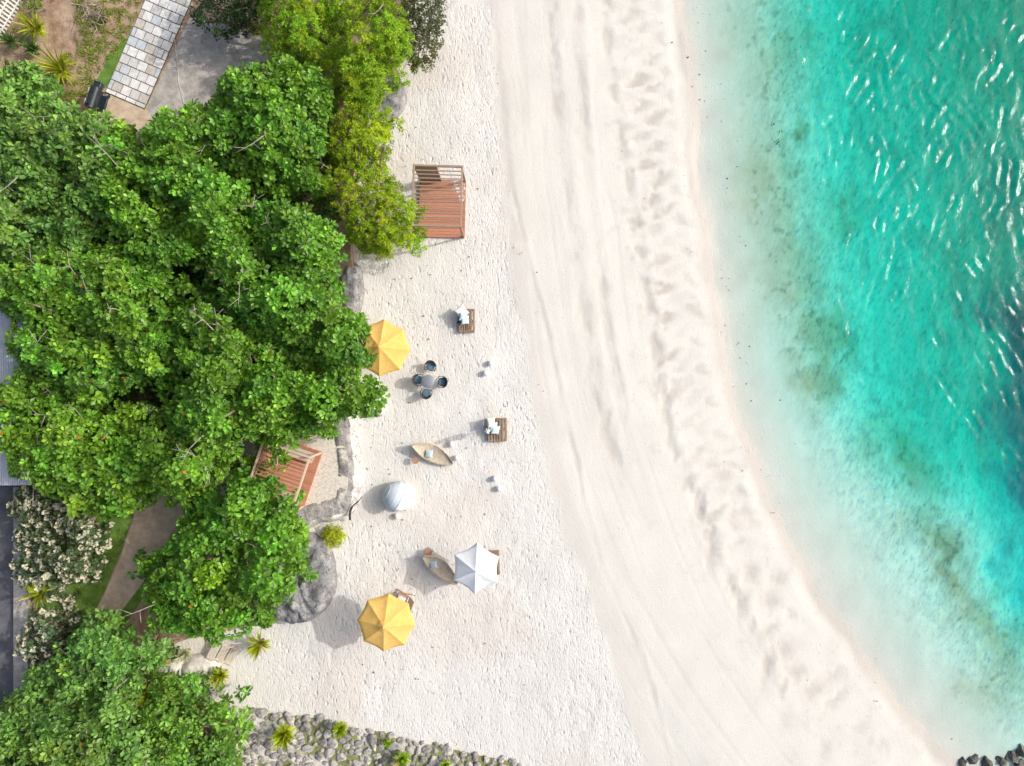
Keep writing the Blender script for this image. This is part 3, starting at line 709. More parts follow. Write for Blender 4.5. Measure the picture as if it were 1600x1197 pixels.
tree('feathery_tree', [(520, 180), (600, 168), (612, 210), (592, 245), (606, 300), (650, 306), (664, 328), (640, 362), (602, 408), (560, 388), (520, 345), (492, 292), (505, 235)], 2.4, 4.8,
     'yellow green feathery tree reaching out over the red pergola on the sand', 'tree', (.29, .43, .022), YT, **fine)
tree('grey_shrub', [(628, -40), (690, -40), (698, 40), (682, 100), (645, 122), (622, 70)], 1.0, 2.6, 'grey green open shrub beside the feathery tree at the top edge of the sand', 'shrub', (.115, .145, .065), None,
     grow=0, loose=False, dome=1.5, k=10, L=.17, W=.08, ros=.25, spacing=.55, rr=(.35, .65), twigs=3, fill=.75, trunk_r=.06, z0=.0)
tree('dark_tree', [(295, -60), (430, -60), (415, 30), (385, 58), (340, 62), (300, 42)], 1.8, 3.2, 'very dark green small leaved tree at the top edge above the concrete yard', 'tree', (.030, .070, .014), None,
     grow=0, loose=False, dome=1.5, k=9, L=.2, W=.09, ros=.32, twigs=2)
FS = 'white flowering shrubs beside the grey pavement'
fl = dict(grow=-6, loose=True, dome=1.2, k=10, L=.20, W=.13, ros=.27, spacing=.6, rr=(.35, .65), twigs=0, trunk_r=.06, var=.22, extra=None)
tree('flowering_shrub', [(20, 772), (72, 760), (150, 808), (156, 850), (132, 890), (108, 932), (62, 930), (18, 902), (22, 840)], 1.6, 3.0, 'large round leaved shrub covered in white flowers below the garden canopy', 'shrub', (.105, .170, .075), FS,
     **{**fl, 'extra': ('blossom', (.80, .73, .61), 3, 8, .20, .16)})
tree('flowering_shrub', [(20, 985), (52, 950), (90, 950), (106, 990), (92, 1032), (42, 1036)], 1.6, 2.8, 'smaller shrub with white flowers, just above the greyish tree in the bottom left corner', 'shrub', (.115, .180, .085), FS,
     **{**fl, 'extra': ('blossom', (.80, .74, .62), 3, 8, .20, .16)})

def spiky(px, py, r, label, z=ZG, col=(.36, .43, .02), n=60, tip=(.66, .52, .18), h=.35, group='spiky yellow green plants', name='spiky_plant', w=.09):
    p = at(px, py, z); root = thing(name, p, label, 'plant', group); rad = r / 30
    m = n; an = rng.uniform(0, 6.28, m); e = np.radians(rng.uniform(12, 80, m)); ln = rad * rng.uniform(.75, 1.15, m) / np.maximum(np.cos(e), .45)
    D = np.stack([np.cos(an) * np.cos(e), np.sin(an) * np.cos(e), np.sin(e)], 1); S = np.stack([-np.sin(an), np.cos(an), 0 * an], 1)
    base = np.array([[0, 0, h]]); w_ = w * rng.uniform(.7, 1.2, m)[:, None]
    b = base + D * .04; m1 = base + D * (ln * .5)[:, None]; t = base + D * ln[:, None] - np.array([[0, 0, 1]]) * (ln * .38 * np.cos(e))[:, None]
    V = np.stack([b - S * w_ * .35, b + S * w_ * .35, m1 + S * w_ * .5, t + S * w_ * .06, t - S * w_ * .06, m1 - S * w_ * .5], 1).reshape(-1, 3)
    i = np.arange(m)[:, None] * 6; F = np.concatenate([i + np.array([[0, 1, 2, 5]]), i + np.array([[5, 2, 3, 4]])])
    c = np.array(col) * np.exp(rng.normal(0, .28, m))[:, None]
    q = rng.uniform(0, 1, m) < .10; c[q] = np.array(tip) * rng.uniform(.7, 1.1, (q.sum(), 1))
    npmesh('foliage', V, F, M['blade'], root, np.repeat(np.clip(c, .01, .85), 6, 0))
    MB().tube([(0, 0, -.1), (.02, .01, h * .5), (0, 0, h)], [.06, .05, .05], 7).build('stem', M['bark'], root)
    return root
spiky(66, 52, 21, 'yellow green spiky plant nearest the white picket fence', n=70)
spiky(106, 116, 28, 'large yellow green spiky plant between the picket fence and the black grill', n=80)
spiky(411, 1000, 20, 'yellow green spiky plant at the lower edge of the round tree beside the sand', z=.1, n=60)
spiky(352, 1048, 15, 'small yellow green spiky plant below the weathered wooden steps', z=.3, n=80, h=.5)
spiky(256, 1062, 20, 'yellow green spiky plant half hidden in the foliage left of the plaster ledge', n=50, h=1.6)
spiky(451, 1138, 18, 'largest bright yellow green tuft on the stone slope', z=.25, n=150, h=.45, col=(.38, .48, .02))
spiky(536, 1131, 12, 'medium yellow green tuft at the sandy edge of the stone slope', z=.2, n=110, h=.4, col=(.32, .44, .02))
spiky(630, 1180, 14, 'loose bright green tuft growing low between stones near the bottom edge', z=.35, n=80, h=.25, col=(.25, .42, .03))
spiky(607, 1158, 6, 'tiny bright green tuft among the stones of the slope', z=.3, n=40, h=.15, col=(.24, .40, .03))
spiky(697, 1190, 9, 'small green tuft at the right end of the stone slope', z=.3, n=50, h=.2, col=(.25, .42, .03))
spiky(90, 915, 20, 'yellow green spiky plant between the two white flowering shrubs', n=60, h=1.2)
spiky(295, 1016, 14, 'pale silvery spiky plant beside the plaster ledge', z=.8, col=(.50, .52, .36), tip=(.7, .66, .5), n=60, group='silver plants')
spiky(27, 72, 13, 'dark green narrow leaved plant at the foot of the picket fence', col=(.10, .19, .06), n=90, group='green garden plants', w=.06)
spiky(62, 84, 13, 'dark green narrow leaved plant between the two spiky plants', col=(.09, .19, .05), n=80, group='green garden plants', w=.08)
tree('flower_bush', [(499, 826), (517, 818), (537, 824), (542, 843), (525, 856), (505, 853)], .35, .6, 'yellow green bush with orange flowers on the sand by the grey boulder', 'shrub', (.40, .52, .015), None,
     grow=0, loose=False, dome=1.5, k=10, L=.16, W=.06, ros=.15, spacing=.35, rr=(.22, .34), twigs=0, trunk_r=.03, z0=0, extra=('blossom', (.75, .30, .06), 26, 6, .13, .08), odd=((.75, .34, .04), .03))
tree('garden_bush', [(44, -30), (62, -30), (66, 12), (52, 22), (38, 26), (34, 8)], .95, 1.3, 'bright green bush along the inside of the picket fence', 'shrub', (.17, .25, .03), None,
     grow=0, loose=False, dome=1.5, k=9, L=.17, W=.08, ros=.24, spacing=.4, rr=(.25, .4), twigs=0, trunk_r=.04)
tree('garden_bush', [(128, -6), (156, -10), (172, 14), (160, 40), (140, 44), (124, 20)], 1.1, 1.7, 'thin grey green bush with bare twigs on the soil left of the paved path', 'shrub', (.085, .13, .055), None,
     grow=0, loose=False, dome=1.5, k=8, L=.14, W=.05, ros=.42, spacing=.5, rr=(.28, .5), twigs=8, trunk_r=.05)

def blades(name, poly, z, n, h, col, label=None):
    xs = [p[0] for p in poly]; ys = [p[1] for p in poly]; c = np.stack([rng.uniform(min(xs), max(xs), n), rng.uniform(min(ys), max(ys), n)], 1)
    c = c[inpoly(c[:, 0], c[:, 1], poly)]; f = fbm(c[:, 0] / 9, c[:, 1] / 9, 3, 5); c = c[f > .43]
    k = (HC - z) / HC / 30; C = np.stack([(c[:, 0] - 800) * k, (598.5 - c[:, 1]) * k, np.full(len(c), z)], 1)
    o = leaves(name, C, np.tile(np.array([[0, 0, 1.0]]), (len(C), 1)) + rng.normal(0, .2, (len(C), 3)), 5, h, h * .28, col, M['blade'], None, el=(10, 70), var=.35, odd=((.40, .30, .10), .12))
    tag(o, kind='stuff'); return o
blades('grass', [(105, 0), (225, -10), (205, 55), (165, 100), (150, 135), (120, 165), (70, 160), (60, 120), (100, 90), (130, 60)], ZG, 3600, .17, (.20, .30, .03))
blades('short_grass', [(90, 770), (218, 772), (186, 865), (160, 925), (143, 960), (136, 985), (158, 1012), (100, 1030), (60, 980), (60, 850)], ZG + .01, 5200, .10, (.13, .25, .04))
blades('weeds', [(0, 60), (20, 40), (60, 0), (85, 0), (60, 40), (30, 75), (0, 90)], ZG, 700, .14, (.20, .25, .05))

def undergrowth():
    P = [(-30, 120), (60, 180), (200, 215), (330, 160), (480, 120), (520, 200), (530, 380), (525, 560), (500, 650), (380, 690), (350, 740), (290, 770), (200, 770), (90, 770), (40, 740), (48, 470), (-30, 440)]
    n = 9000; c = np.stack([rng.uniform(-30, 530, n), rng.uniform(120, 770, n)], 1); c = c[inpoly(c[:, 0], c[:, 1], P)]
    z = ZG + rng.uniform(.1, 1.1, len(c)); k = (HC - z) / HC / 30; C = np.stack([(c[:, 0] - 800) * k, (598.5 - c[:, 1]) * k, z], 1)
    o = leaves('undergrowth', C, np.tile([[0, 0, 1.0]], (len(C), 1)) + rng.normal(0, .3, (len(C), 3)), 6, .32, .15, (.085, .19, .03), M['leaf'], None, el=(5, 60)); tag(o, kind='stuff')
undergrowth()
# ------------------------------------------------------------------ rocks and walls
def boulder(name, px, h, label, mat='rock', z=0.0, group=None, steep=2.2, rough=.10, cat='boulder', n=14, seed=1, flat=.6):
    P = smooth_loop([at(a, b, z) for a, b in px], 6); c = sum(P, Vector()) / len(P); m = len(P); vs_ = []; 
    for i in range(n):
        t = i / (n - 1); s_ = 1 - t; zz = h * (1 - (1 - min(1, t / flat)) ** steep)
        for p in P: q = c + (p - c) * s_; vs_.append((q.x, q.y, z + zz))
    V = np.array(vs_); V[:m, 2] -= .25
    nz = fbm(V[:, 0] * 1.1 + seed * 7, V[:, 1] * 1.1, 4, seed) - .5; ny = fbm(V[:, 0] * 3.3 + V[:, 2] * 2, V[:, 1] * 3.3 + seed, 3, seed + 3) - .5
    k = np.repeat(np.linspace(0, 1, n), m); dirn = V[:, :2] - np.array(c[:2]); L_ = np.linalg.norm(dirn, axis=1, keepdims=True) + 1e-6
    V[:, 2] += (nz * h * .6 + ny * rough * 1.4) * np.minimum(1, k * 4); V[:, :2] += dirn / L_ * (ny * rough)[:, None] * (k > .02)[:, None]
    F = [(i * m + j, i * m + (j + 1) % m, (i + 1) * m + (j + 1) % m, (i + 1) * m + j) for i in range(n - 1) for j in range(m)]
    V = V - np.array([c.x, c.y, z]); o = npmesh(name, V, np.array(F), M[mat], None, smooth=True); o.location = (c.x, c.y, z)
    return tag(o, label, cat, group)
boulder('boulder', [(600, 108), (622, 116), (634, 138), (637, 156), (632, 172), (620, 186), (600, 197), (586, 207), (572, 200), (552, 185), (560, 140)], .95, 'smooth grey boulder with a white patch between feathery tree and sand', seed=2)
boulder('boulder', [(540, 408), (558, 410), (567, 424), (570, 455), (566, 485), (556, 503), (540, 505), (525, 460)], .9, 'grey speckled boulder showing at the right edge of the canopy above the yellow parasol', seed=3)
boulder('boulder', [(574, 615), (598, 610), (606, 628), (602, 647), (588, 653), (566, 648), (560, 630)], .7, 'small pale rounded boulder on the sand below the half hidden yellow parasol', mat='palerock', seed=4)
boulder('boulder', [(468, 842), (500, 836), (519, 855), (528, 890), (526, 925), (508, 955), (486, 970), (465, 972), (445, 966), (430, 955), (425, 910), (435, 865)], 1.0, 'largest flat grey boulder beside the round tree on the sand', seed=5, steep=4.0, flat=.35, rough=.34)
boulder('boulder', [(462, 838), (478, 830), (496, 834), (502, 846), (490, 858), (468, 860)], 1.15, 'small domed grey boulder on top of the large flat boulder', seed=6)
boulder('boulder', [(250, 1030), (268, 1018), (292, 1022), (294, 1045), (280, 1062), (258, 1060)], .9, 'pale grey rock with a cracked top at the end of the plaster ledge', mat='palerock', seed=7, z=.2)
boulder('plaster_ledge', [(285, 1030), (310, 1022), (335, 1028), (345, 1045), (330, 1058), (300, 1060), (284, 1050)], .55, 'smooth cream plaster ledge between the silvery plant and the small spiky plant', mat='plaster', seed=8, z=.2, rough=.03, cat='ledge')
boulder('boulder', [(280, 1085), (300, 1076), (325, 1080), (335, 1092), (318, 1102), (292, 1100)], .8, 'grey rock poking out of the low tree by the bottom edge', seed=9, z=.3)

def rockwall():
    """low artificial rock bank along the terrace: flat grey top, steep face towards the sand coloured paler for the sun on it"""
    path = smooth_line([at(a, b, 0) for a, b in [(548, 610), (556, 645), (566, 690), (570, 730), (568, 770), (556, 800), (528, 812), (500, 818), (470, 832)]], 8)
    m = len(path); root = thing('rock_wall', path[m // 2], 'long grey rock wall, its sunlit face painted pale, with a dark crack between the terrace and the dome daybed', 'wall')
    o0 = Vector(root.location); prof = [(0.03, -.3), (-.02, .1), (-.10, .38), (-.20, .62), (-.34, .76), (-.55, .82), (-.85, .82), (-1.15, .80), (-1.3, .6)]
    vs_ = []
    for i, p in enumerate(path):
        t = (path[min(i + 1, m - 1)] - path[max(i - 1, 0)]).normalized(); nrm = Vector((-t.y, t.x, 0))
        fade = min(1, i / 4 + .25, (m - 1 - i) / 6 + .4)
        for (w, z) in prof: q = p + nrm * w - o0; vs_.append((q.x, q.y, z * fade if z > 0 else z))
    V = np.array(vs_); kk = len(prof)
    a = fbm(V[:, 0] * 1.4 + 40, V[:, 1] * 1.4, 4, 200) - .5; b = fbm(V[:, 0] * 5, V[:, 1] * 5 + V[:, 2] * 3, 3, 201) - .5
    V[:, 2] += (a * .40 + b * .20) * (V[:, 2] > .05); V[:, 0] += a * .5 + b * .16; V[:, 1] += b * .12
    F = [(i * kk + j, (i + 1) * kk + j, (i + 1) * kk + j + 1, i * kk + j + 1) for i in range(m - 1) for j in range(kk - 1)]
    F = np.array(F)[:, ::-1]; j = np.arange(len(F)) % (kk - 1)
    npmesh('sunlit_bank_face', V, F[j < 4], M['palerock'], root, smooth=True); npmesh('bank_top', V, F[j >= 4], M['stone'], root, smooth=True)  # sunlight on the face is painted by using the paler rock
    c = MB(); pts = [at(566, 776, .84), at(559, 784, .86), at(551, 791, .86), at(547, 800, .80), at(547, 812, .35)]
    c.tube([p - o0 for p in smooth_line(pts, 4)], [.02] * 4 + [.035] * 5 + [.06] * 8, 6); c.build('crack', M['black'], root)
rockwall()

def stone_slope():
    out = [(366, 1108), (385, 1104), (420, 1114), (470, 1118), (510, 1122), (560, 1138), (600, 1142), (622, 1156), (680, 1162), (715, 1172), (770, 1184), (800, 1190), (815, 1200), (835, 1240), (300, 1240), (300, 1150)]
    root = thing('stone_slope', at(560, 1190, 0), 'rough slope of grey field stones set in white mortar and moss along the bottom edge', 'stone slope')
    o0 = np.array(root.location)
    def zs(px, py): return np.clip((py - (1104 + (px - 380) * .205)) / 60, 0, 1.5) * .45 + .03
    xs = np.arange(300, 840, 3.0); ys = np.arange(1098, 1242, 3.0); X, Y = np.meshgrid(xs, ys, indexing='ij'); sh = X.shape; X = X.ravel(); Y = Y.ravel()
    ins = inpoly(X, Y, out); Zz = np.where(ins, zs(X, Y), -.12) + (fbm(X / 9, Y / 9, 3, 210) - .5) * .08
    k = (HC - Zz) / HC / 30; V = np.stack([(X - 800) * k, (598.5 - Y) * k, Zz], 1) - o0
    gl = sstep(.42, .6, fbm(X / 30, Y / 30, 3, 211) + .25 * sstep(440, 520, X + (1160 - Y)) - .12)[:, None]
    moss = np.array([.22, .25, .10]) * (.7 + .6 * fbm(X / 6, Y / 6, 3, 212)[:, None]); mor = np.array([.68, .65, .61]) * (.85 + .2 * fbm(X / 8, Y / 8, 3, 213)[:, None])
    t = NT('mortar_and_moss'); a = t.n('ShaderNodeAttribute', attribute_name='Col').outputs['Color']
    mt = t.done(t.principled(t.mix(1.0, a, t.ramp(t.noise(14, 4), [(.3, .7), (.6, 1.05)]), 'MULTIPLY'), .95, .15, t.bump(t.noise(18, 4), .04)))
    npmesh('mortar_bed', V, grid_faces(*sh), mt, root, np.clip(moss * gl + mor * (1 - gl), .02, .8), smooth=True)
    pts = []; tries = 0
    while len(pts) < 205 and tries < 40000:
        tries += 1; x = random.uniform(340, 815); y = random.uniform(1102, 1206); r = random.choice([5.5, 6.5, 7.5, 8.5, 9.5, 11]) if tries < 1500 else (random.choice([6, 7, 8]) if tries < 14000 else random.choice([3.5, 4, 5]))
        if not inpoly(np.array([x]), np.array([y]), out)[0]: continue
        if all((x - a) ** 2 + (y - b) ** 2 > (.84 * (r + c)) ** 2 for a, b, c in pts): pts.append((x, y, r))
    import bmesh
    pts.sort(key=lambda q: -q[2] + (9 if q[1] > 1199 else 0)); small = []
    for i, (x, y, r) in enumerate(pts):
        bm = bmesh.new(); bmesh.ops.create_icosphere(bm, subdivisions=3, radius=1)
        V = np.array([v.co for v in bm.verts]); F = np.array([[v.index for v in f.verts] for f in bm.faces]); bm.free()
        pl = rng.normal(0, 1, (9, 3)); pl /= np.linalg.norm(pl, axis=1, keepdims=True); hh = rng.uniform(.48, .88, 9)
        for q, h_ in zip(pl, hh):
            dts = V @ q; V = V - np.maximum(dts - h_, 0)[:, None] * q
        V += (fbm(V[:, 0] * 2 + i, V[:, 1] * 2 + V[:, 2] * 2, 3, i) - .5)[:, None] * V * .55
        a = random.uniform(0, 6.28); rr = r / 30; V = V * np.array([rr * random.uniform(1.0, 1.25), rr * random.uniform(.8, 1.0), rr * random.uniform(.30, .46)])
        V = np.stack([V[:, 0] * math.cos(a) - V[:, 1] * math.sin(a), V[:, 0] * math.sin(a) + V[:, 1] * math.cos(a), V[:, 2]], 1)
        z = float(zs(np.array([x]), np.array([y]))[0]) + rr * .10
        if i >= 100: small.append((V + np.array(Vector(at(x, y, z)) - Vector(o0)), F)); continue
        o = npmesh('stone', V, F, M['stone'], root, smooth=True); o.location = Vector(at(x, y, z)) - Vector(o0)
        o.rotation_euler = (random.uniform(-.2, .2), random.uniform(-.2, .2), 0)
    if small:
        nv = len(small[0][0]); o = npmesh('small_stones', np.concatenate([a for a, b in small]), np.concatenate([b + nv * i for i, (a, b) in enumerate(small)]), M['stone'], root, smooth=True); o['kind'] = 'stuff'
stone_slope()

def shore_rocks():
    import bmesh
    L = [(1503, 1192, 11, 'low dark rock with algae at the bottom edge, farthest from the corner'), (1521, 1186, 9, 'small pointed dark rock in the shallows at the bottom edge'), (1540, 1194, 12, 'rounded dark brown rock at the bottom edge of the shallows'),
         (1566, 1188, 10, 'tan topped rock standing among dark rocks by the bottom right corner'), (1582, 1182, 12, 'tall pale brown rock at the edge of deeper green water, bottom right'), (1600, 1176, 14, 'dark rock cut by the right edge of the picture above the bottom corner'),
         (1597, 1196, 12, 'black wet rock right in the bottom right corner'), (1553, 1178, 6, 'little submerged green rock in front of the dark rocks'), (1570, 1206, 16, 'broad rock partly below the bottom edge near the right corner')]
    for i, (x, y, r, lab) in enumerate(L):
        bm = bmesh.new(); bmesh.ops.create_icosphere(bm, subdivisions=4, radius=1)
        V = np.array([v.co for v in bm.verts]); F = np.array([[v.index for v in f.verts] for f in bm.faces]); bm.free()
        pl = rng.normal(0, 1, (12, 3)); pl /= np.linalg.norm(pl, axis=1, keepdims=True)
        for q, h_ in zip(pl, rng.uniform(.55, .9, 12)): V = V - np.maximum(V @ q - h_, 0)[:, None] * q
        V *= (1 + (fbm(V[:, 0] * 2.5 + i * 3, V[:, 1] * 2.5 + V[:, 2] * 2, 4, 300 + i) - .5) * .7)[:, None]
        V *= np.array([1.1, .85, .9]) * r / 30; o = npmesh('shore_rock', V, F, M['darkrock'], None, smooth=True)
        o.location = at(x, y, ZW) + Vector((0, 0, -.12 if r > 7 else -.3)); o.rotation_euler = (0, 0, random.uniform(0, 6))
        tag(o, lab, 'rock', 'dark rocks in the bottom right corner')
shore_rocks()

def pebbles():
    import bmesh
    bm = bmesh.new(); bmesh.ops.create_icosphere(bm, subdivisions=1, radius=1); V0 = np.array([v.co for v in bm.verts]); F0 = np.array([[v.index for v in f.verts] for f in bm.faces]); bm.free()
    Vs, Fs = [], []; b = 0; S = smooth_line([(x, y, 0) for x, y in SHORE], 3)
    S = [p for p in S if abs(p.y) < 21]
    for i in range(230):
        p = S[random.randrange(len(S))]; o = random.gauss(.9, 1.1); r = random.choice([.015, .018, .02, .025, .03, .04])
        if random.random() < .35: o = random.uniform(-4.5, -.5); r *= .6
        dep = np.interp(o, [-5, -1, 0, 2, 4], [-.5, -.85, -1.0, -1.1, -1.3])
        c = np.array([p.x + o + random.uniform(-.3, .3), p.y + random.uniform(-1.2, 1.2) * 1.0, dep + r * .4])
        Vs.append(V0 * np.array([r * random.uniform(.8, 1.4), r * random.uniform(.8, 1.3), r * .7]) + c); Fs.append(F0 + b); b += len(V0)
    o = npmesh('pebbles', np.concatenate(Vs), np.concatenate(Fs), M['stone'], None, smooth=True); tag(o, kind='stuff')
pebbles()

# ------------------------------------------------------------------ built things at the left
def fence():
    z = ZG; A = at(70, -52, z); B = at(-6, 78, z); d = (B - A); L = d.length; u = d / L; n = Vector((-u.y, u.x, 0))
    root = thing('picket_fence', A, 'white wooden picket fence with pointed pickets in the top left corner', 'fence')
    for zz in (.3, .85):
        MB().bar(u * -.1 + Vector((0, 0, zz)), u * (L + .1) + Vector((0, 0, zz)), .035, .075, .004).build('rail', M['whitepaint'], root)
    k = int(L / .19)
    for i in range(k + 1):
        p = u * (i * L / k) + n * -.04; w, h, t = .052, 1.12 + random.uniform(-.01, .01), .012
        pr = [(-w, .02), (w, .02), (w, h - .1), (0, h), (-w, h - .1)]; m = MB(); vs_ = [p + u * a + Vector((0, 0, b)) + n * s_ * t for s_ in (-1, 1) for a, b in pr]
        m.add(vs_, [(0, 1, 2, 3, 4), (9, 8, 7, 6, 5)] + [(j, j + 5, (j + 1) % 5 + 5, (j + 1) % 5) for j in range(5)]); m.build('picket', M['whitepaint'], root)
fence()

def roof_house():
    P = at(-40, 610, 0); root = thing('house', (P.x, P.y, ZG), 'house with a pale blue grey metal roof under the left edge of the canopy', 'house')
    y0, y1 = at(0, 758, 3.0).y, at(0, 440, 3.0).y; x1 = at(44, 0, 3.0).x; x0 = x1 - 7; m = MB(); m2 = MB()
    nx = 70; vs_ = []
    for i in range(nx * 2 + 1):
        x = x0 + (x1 - x0) * i / (nx * 2); z = 3.0 + (x1 - x) * .10 + (.03 if i % 2 else 0)
        for y in (y0, y1): vs_.append((x - P.x, y - P.y, z - ZG))
    m.add(vs_, [(2 * i, 2 * i + 2, 2 * i + 3, 2 * i + 1) for i in range(nx * 2)]); m.build('roof', M['metalroof'], root)
    m2.box(((x0 + x1) / 2 - P.x - .3, (y0 + y1) / 2 - P.y, 1.05), (x1 - x0 - .9, y1 - y0 - .6, 2.1)); m2.build('wall', M['plaster'], root)
    g = MB(); g.box((x1 - P.x + .05, (y0 + y1) / 2 - P.y, 2.25), (.1, y1 - y0, .1), bev=.01); g.build('gutter', M['whitepaint'], root)
roof_house()
def low_wall():
    a = at(38, 760, ZG); b = at(38, 1120, ZG); m = MB()
    m.box((0, 0, .1), (.74, (a - b).length, .36), bev=.015)
    o = m.build('low_wall', M['slab']); o.location = (a + b) / 2; tag(o, 'low broad grey concrete wall between the pavement and the flowering shrubs', 'wall')
low_wall()

def grill():
    z = ZG; c = at(143.5, 151, z + 1.0); ax = Vector((-.31, -.95, 0)).normalized(); rz = math.atan2(ax.y, ax.x)
    root = thing('barrel_grill', (c.x, c.y, z + .02), 'black barrel barbecue grill with side frame beside the paved path', 'grill', rz=rz)
    L, r, h = 1.05, .25, .85                                              # x axis runs along the barrel (towards the tree)
    def half(s, n=14):
        m = MB(); vs_ = []; 
        for x in (-L / 2, L / 2):
            for i in range(n + 1):
                a = math.pi * i / n * s; vs_.append((x, r * math.cos(a), h + r * math.sin(a) + (.006 * s)))
        m.add(vs_, [(i, i + 1, n + 2 + i, n + 1 + i) for i in range(n)], True)
        m.add([vs_[i] for i in range(n + 1)], [tuple(range(n + 1))]); m.add([vs_[n + 1 + i] for i in range(n + 1)], [tuple(range(n + 1))[::-1]]); return m
    half(-1).build('barrel', M['black'], root); lid = half(1).build('lid', M['black'], root)
    for x in (-.28, .28):
        MB().tube([(x - .14, -r - .06, h + .06), (x + .14, -r - .06, h + .06)], .024, 8).build('handle', M['whitepaint'], lid)
        MB().box((x, -r - .02, h + .06), (.02, .08, .02)).build('hinge', M['steel'], lid)
    for x in (-.2, .2): MB().box((x, .0, h + r + .012), (.03, .22, .015)).build('hinge', M['black'], lid)
    fb = MB().box((-L / 2 - .16, .03, h - .04), (.30, .36, .30), bev=.02).build('firebox', M['black'], root)
    MB().tube([(-L / 2 - .2, -.12, h + .12), (-L / 2 - .36, -.12, h + .14), (-L / 2 - .36, .16, h + .14), (-L / 2 - .2, .16, h + .12)], .013, 6).build('handle', M['black'], fb)
    fr = MB()
    for x in (-.42, .42):
        fr.tube([(x, -.2, 0), (x, -.16, h - .12)], .02, 6); fr.tube([(x, .2, 0.0), (x, .16, h - .12)], .02, 6)
        fr.tube([(x, .2, h - .15), (x, .66, h - .1)], .018, 6)
    fr.tube([(-.46, .66, h - .1), (.5, .66, h - .1)], .024, 6); fr.tube([(-.42, .2, .15), (.42, .2, .15)], .016, 6); fr.tube([(-.42, -.2, .15), (.42, -.2, .15)], .016, 6)
    fr.build('frame', M['black'], root)
    MB().box((0, 0, .19), (.8, .4, .02)).build('shelf', M['black'], root)
    for y in (.2, -.2): MB().lathe([(.0, -.02), (.09, -.02), (.1, 0), (.09, .02), (0, .02)], 14).build('wheel', M['black'], root).matrix_local = Matrix.Translation((-.46, y, .1)) @ Matrix.Rotation(R(90), 4, 'X')
    MB().lathe([(.05, 0), (.05, .14), (.07, .15), (.0, .18)], 12, (.4, 0, h + r - .02)).build('chimney', M['black'], root)
grill()
def cable(pts, label):
    o = MB().tube([at(a, b, ZG + .03) for a, b in pts], .014, 5).build('cable', M['pole']); tag(o, label, 'cable')
cable([(272, 58), (277, 95), (279, 130), (285, 152), (291, 178)], 'thin white cable lying across the grey concrete yard')

# ------------------------------------------------------------------ pergolas
def pergola(loc, rz, label, beam, rafter, top, panel, benches, h=2.45, sand=False):
    root = thing('pergola', loc, label, 'pergola', 'red decked pergolas', rz); W, D = 2.4, 3.0
    m = MB(); n = 20
    for i in range(n):
        y = -D / 2 + (i + .5) * D / n; m.box((0, y, .12), (W, D / n - .008, .04), bev=.003)
    m.build('deck', M['deck'], root)
    m = MB()
    for y in (-D / 2 + .05, 0, D / 2 - .05): m.box((0, y, .02), (W - .04, .08, .155))
    for x in (-W / 2 + .045, W / 2 - .045): m.box((x, 0, .018), (.09, D - .2, .15))
    m.build('deck_frame', M['deck'], root)
    for sx in (-1, 1):
        for sy in (-1, 1): MB().box((sx * (W / 2 - .06), sy * (D / 2 - .06), .14 + (h - .14) / 2), (.1, .1, h - .14), bev=.006).build('post', M[top], root)
    for sy in (-1, 1): MB().box((0, sy * (D / 2 - .05), h + .07), (W + .04, .09, .14), bev=.006).build('beam', M[top], root)
    for sx in (-1, 1): MB().box((sx * (W / 2 - .03), 0, h + .065), (.09, D - .2, .13), bev=.006).build('beam', M[top], root)
    k = 14
    for i in range(k):
        y = -D / 2 + .1 + (i + 1) * (D - .2) / (k + 1); MB().box((0, y, h + .10), (W - .16, .045, .06), bev=.004).build('rafter', M[rafter], root)
    if panel:
        m = MB()
        for i in range(9): m.box((-W / 2 + .11 + .48, D / 2 - .06, .25 + i * .25), (.96, .03, .235), bev=.003)
        m.build('screen_panel', M['beam'], root)
        MB().bar((-W / 2 + 1.1, D / 2 - .06, .14), (-W / 2 + 1.1, D / 2 - .06, h), .08, .08).build('post', M[top], root)
        m = MB()
        for i in range(12): m.box((-W / 2 + .05, -D / 2 + .18 + i * .075, .72), (.03, .05, 1.1), bev=.003)
        m.build('side_screen', M['beam'], root)
    if benches:
        m = MB()
        for i in range(11): m.box((-W / 2 + .05, 0, .28 + i * (h - .45) / 11), (.03, D - .24, (h - .45) / 11 - .03), bev=.003)
        m.build('side_screen', M['redbeam'], root)
        for sy in (-1, 1):
            for j in range(3): MB().box((-.1, sy * (D / 2 - .18 - j * .19), .52 + .0), (W - .3, .16, .04), bev=.004).build('bench_slat', M['bench'], root)
            for x in (-.9, .0, .9): MB().box((x, sy * (D / 2 - .36), .32), (.08, .45, .355)).build('bench_support', M['beam'], root)
        m = MB()
        for x in (-.5,): m.box((x, 0, h - .0), (.07, D - .2, .1), bev=.004)
        m.build('cross_beam', M[rafter], root)
    if sand:  # broken pale patch over one corner of the deck
        P = smooth_loop([Vector((.45, 1.42, 0)), Vector((1.12, 1.4, 0)), Vector((1.14, .5, 0)), Vector((.9, .42, 0)), Vector((.8, .75, 0)), Vector((.55, .9, 0)), Vector((.5, 1.2, 0))], 4)
        MB().prism([(p.x, p.y) for p in P][::-1], .138, .146).build('pale_patch', M['palepatch'], root)
    return root
def pale_patch_mat():
    t = NT('broken_pale'); f = t.noise(7, 5, .7)
    p = t.principled((.72, .69, .65), .95, .1); tr = t.n('ShaderNodeBsdfTransparent'); m = t.n('ShaderNodeMixShader')
    t.l(t.ramp(f, [(.47, 0.0), (.56, 1.0)]), m.inputs[0]); t.l(tr.outputs[0], m.inputs[1]); t.l(p.outputs[0], m.inputs[2]); return t.done(m)
M['palepatch'] = pale_patch_mat()
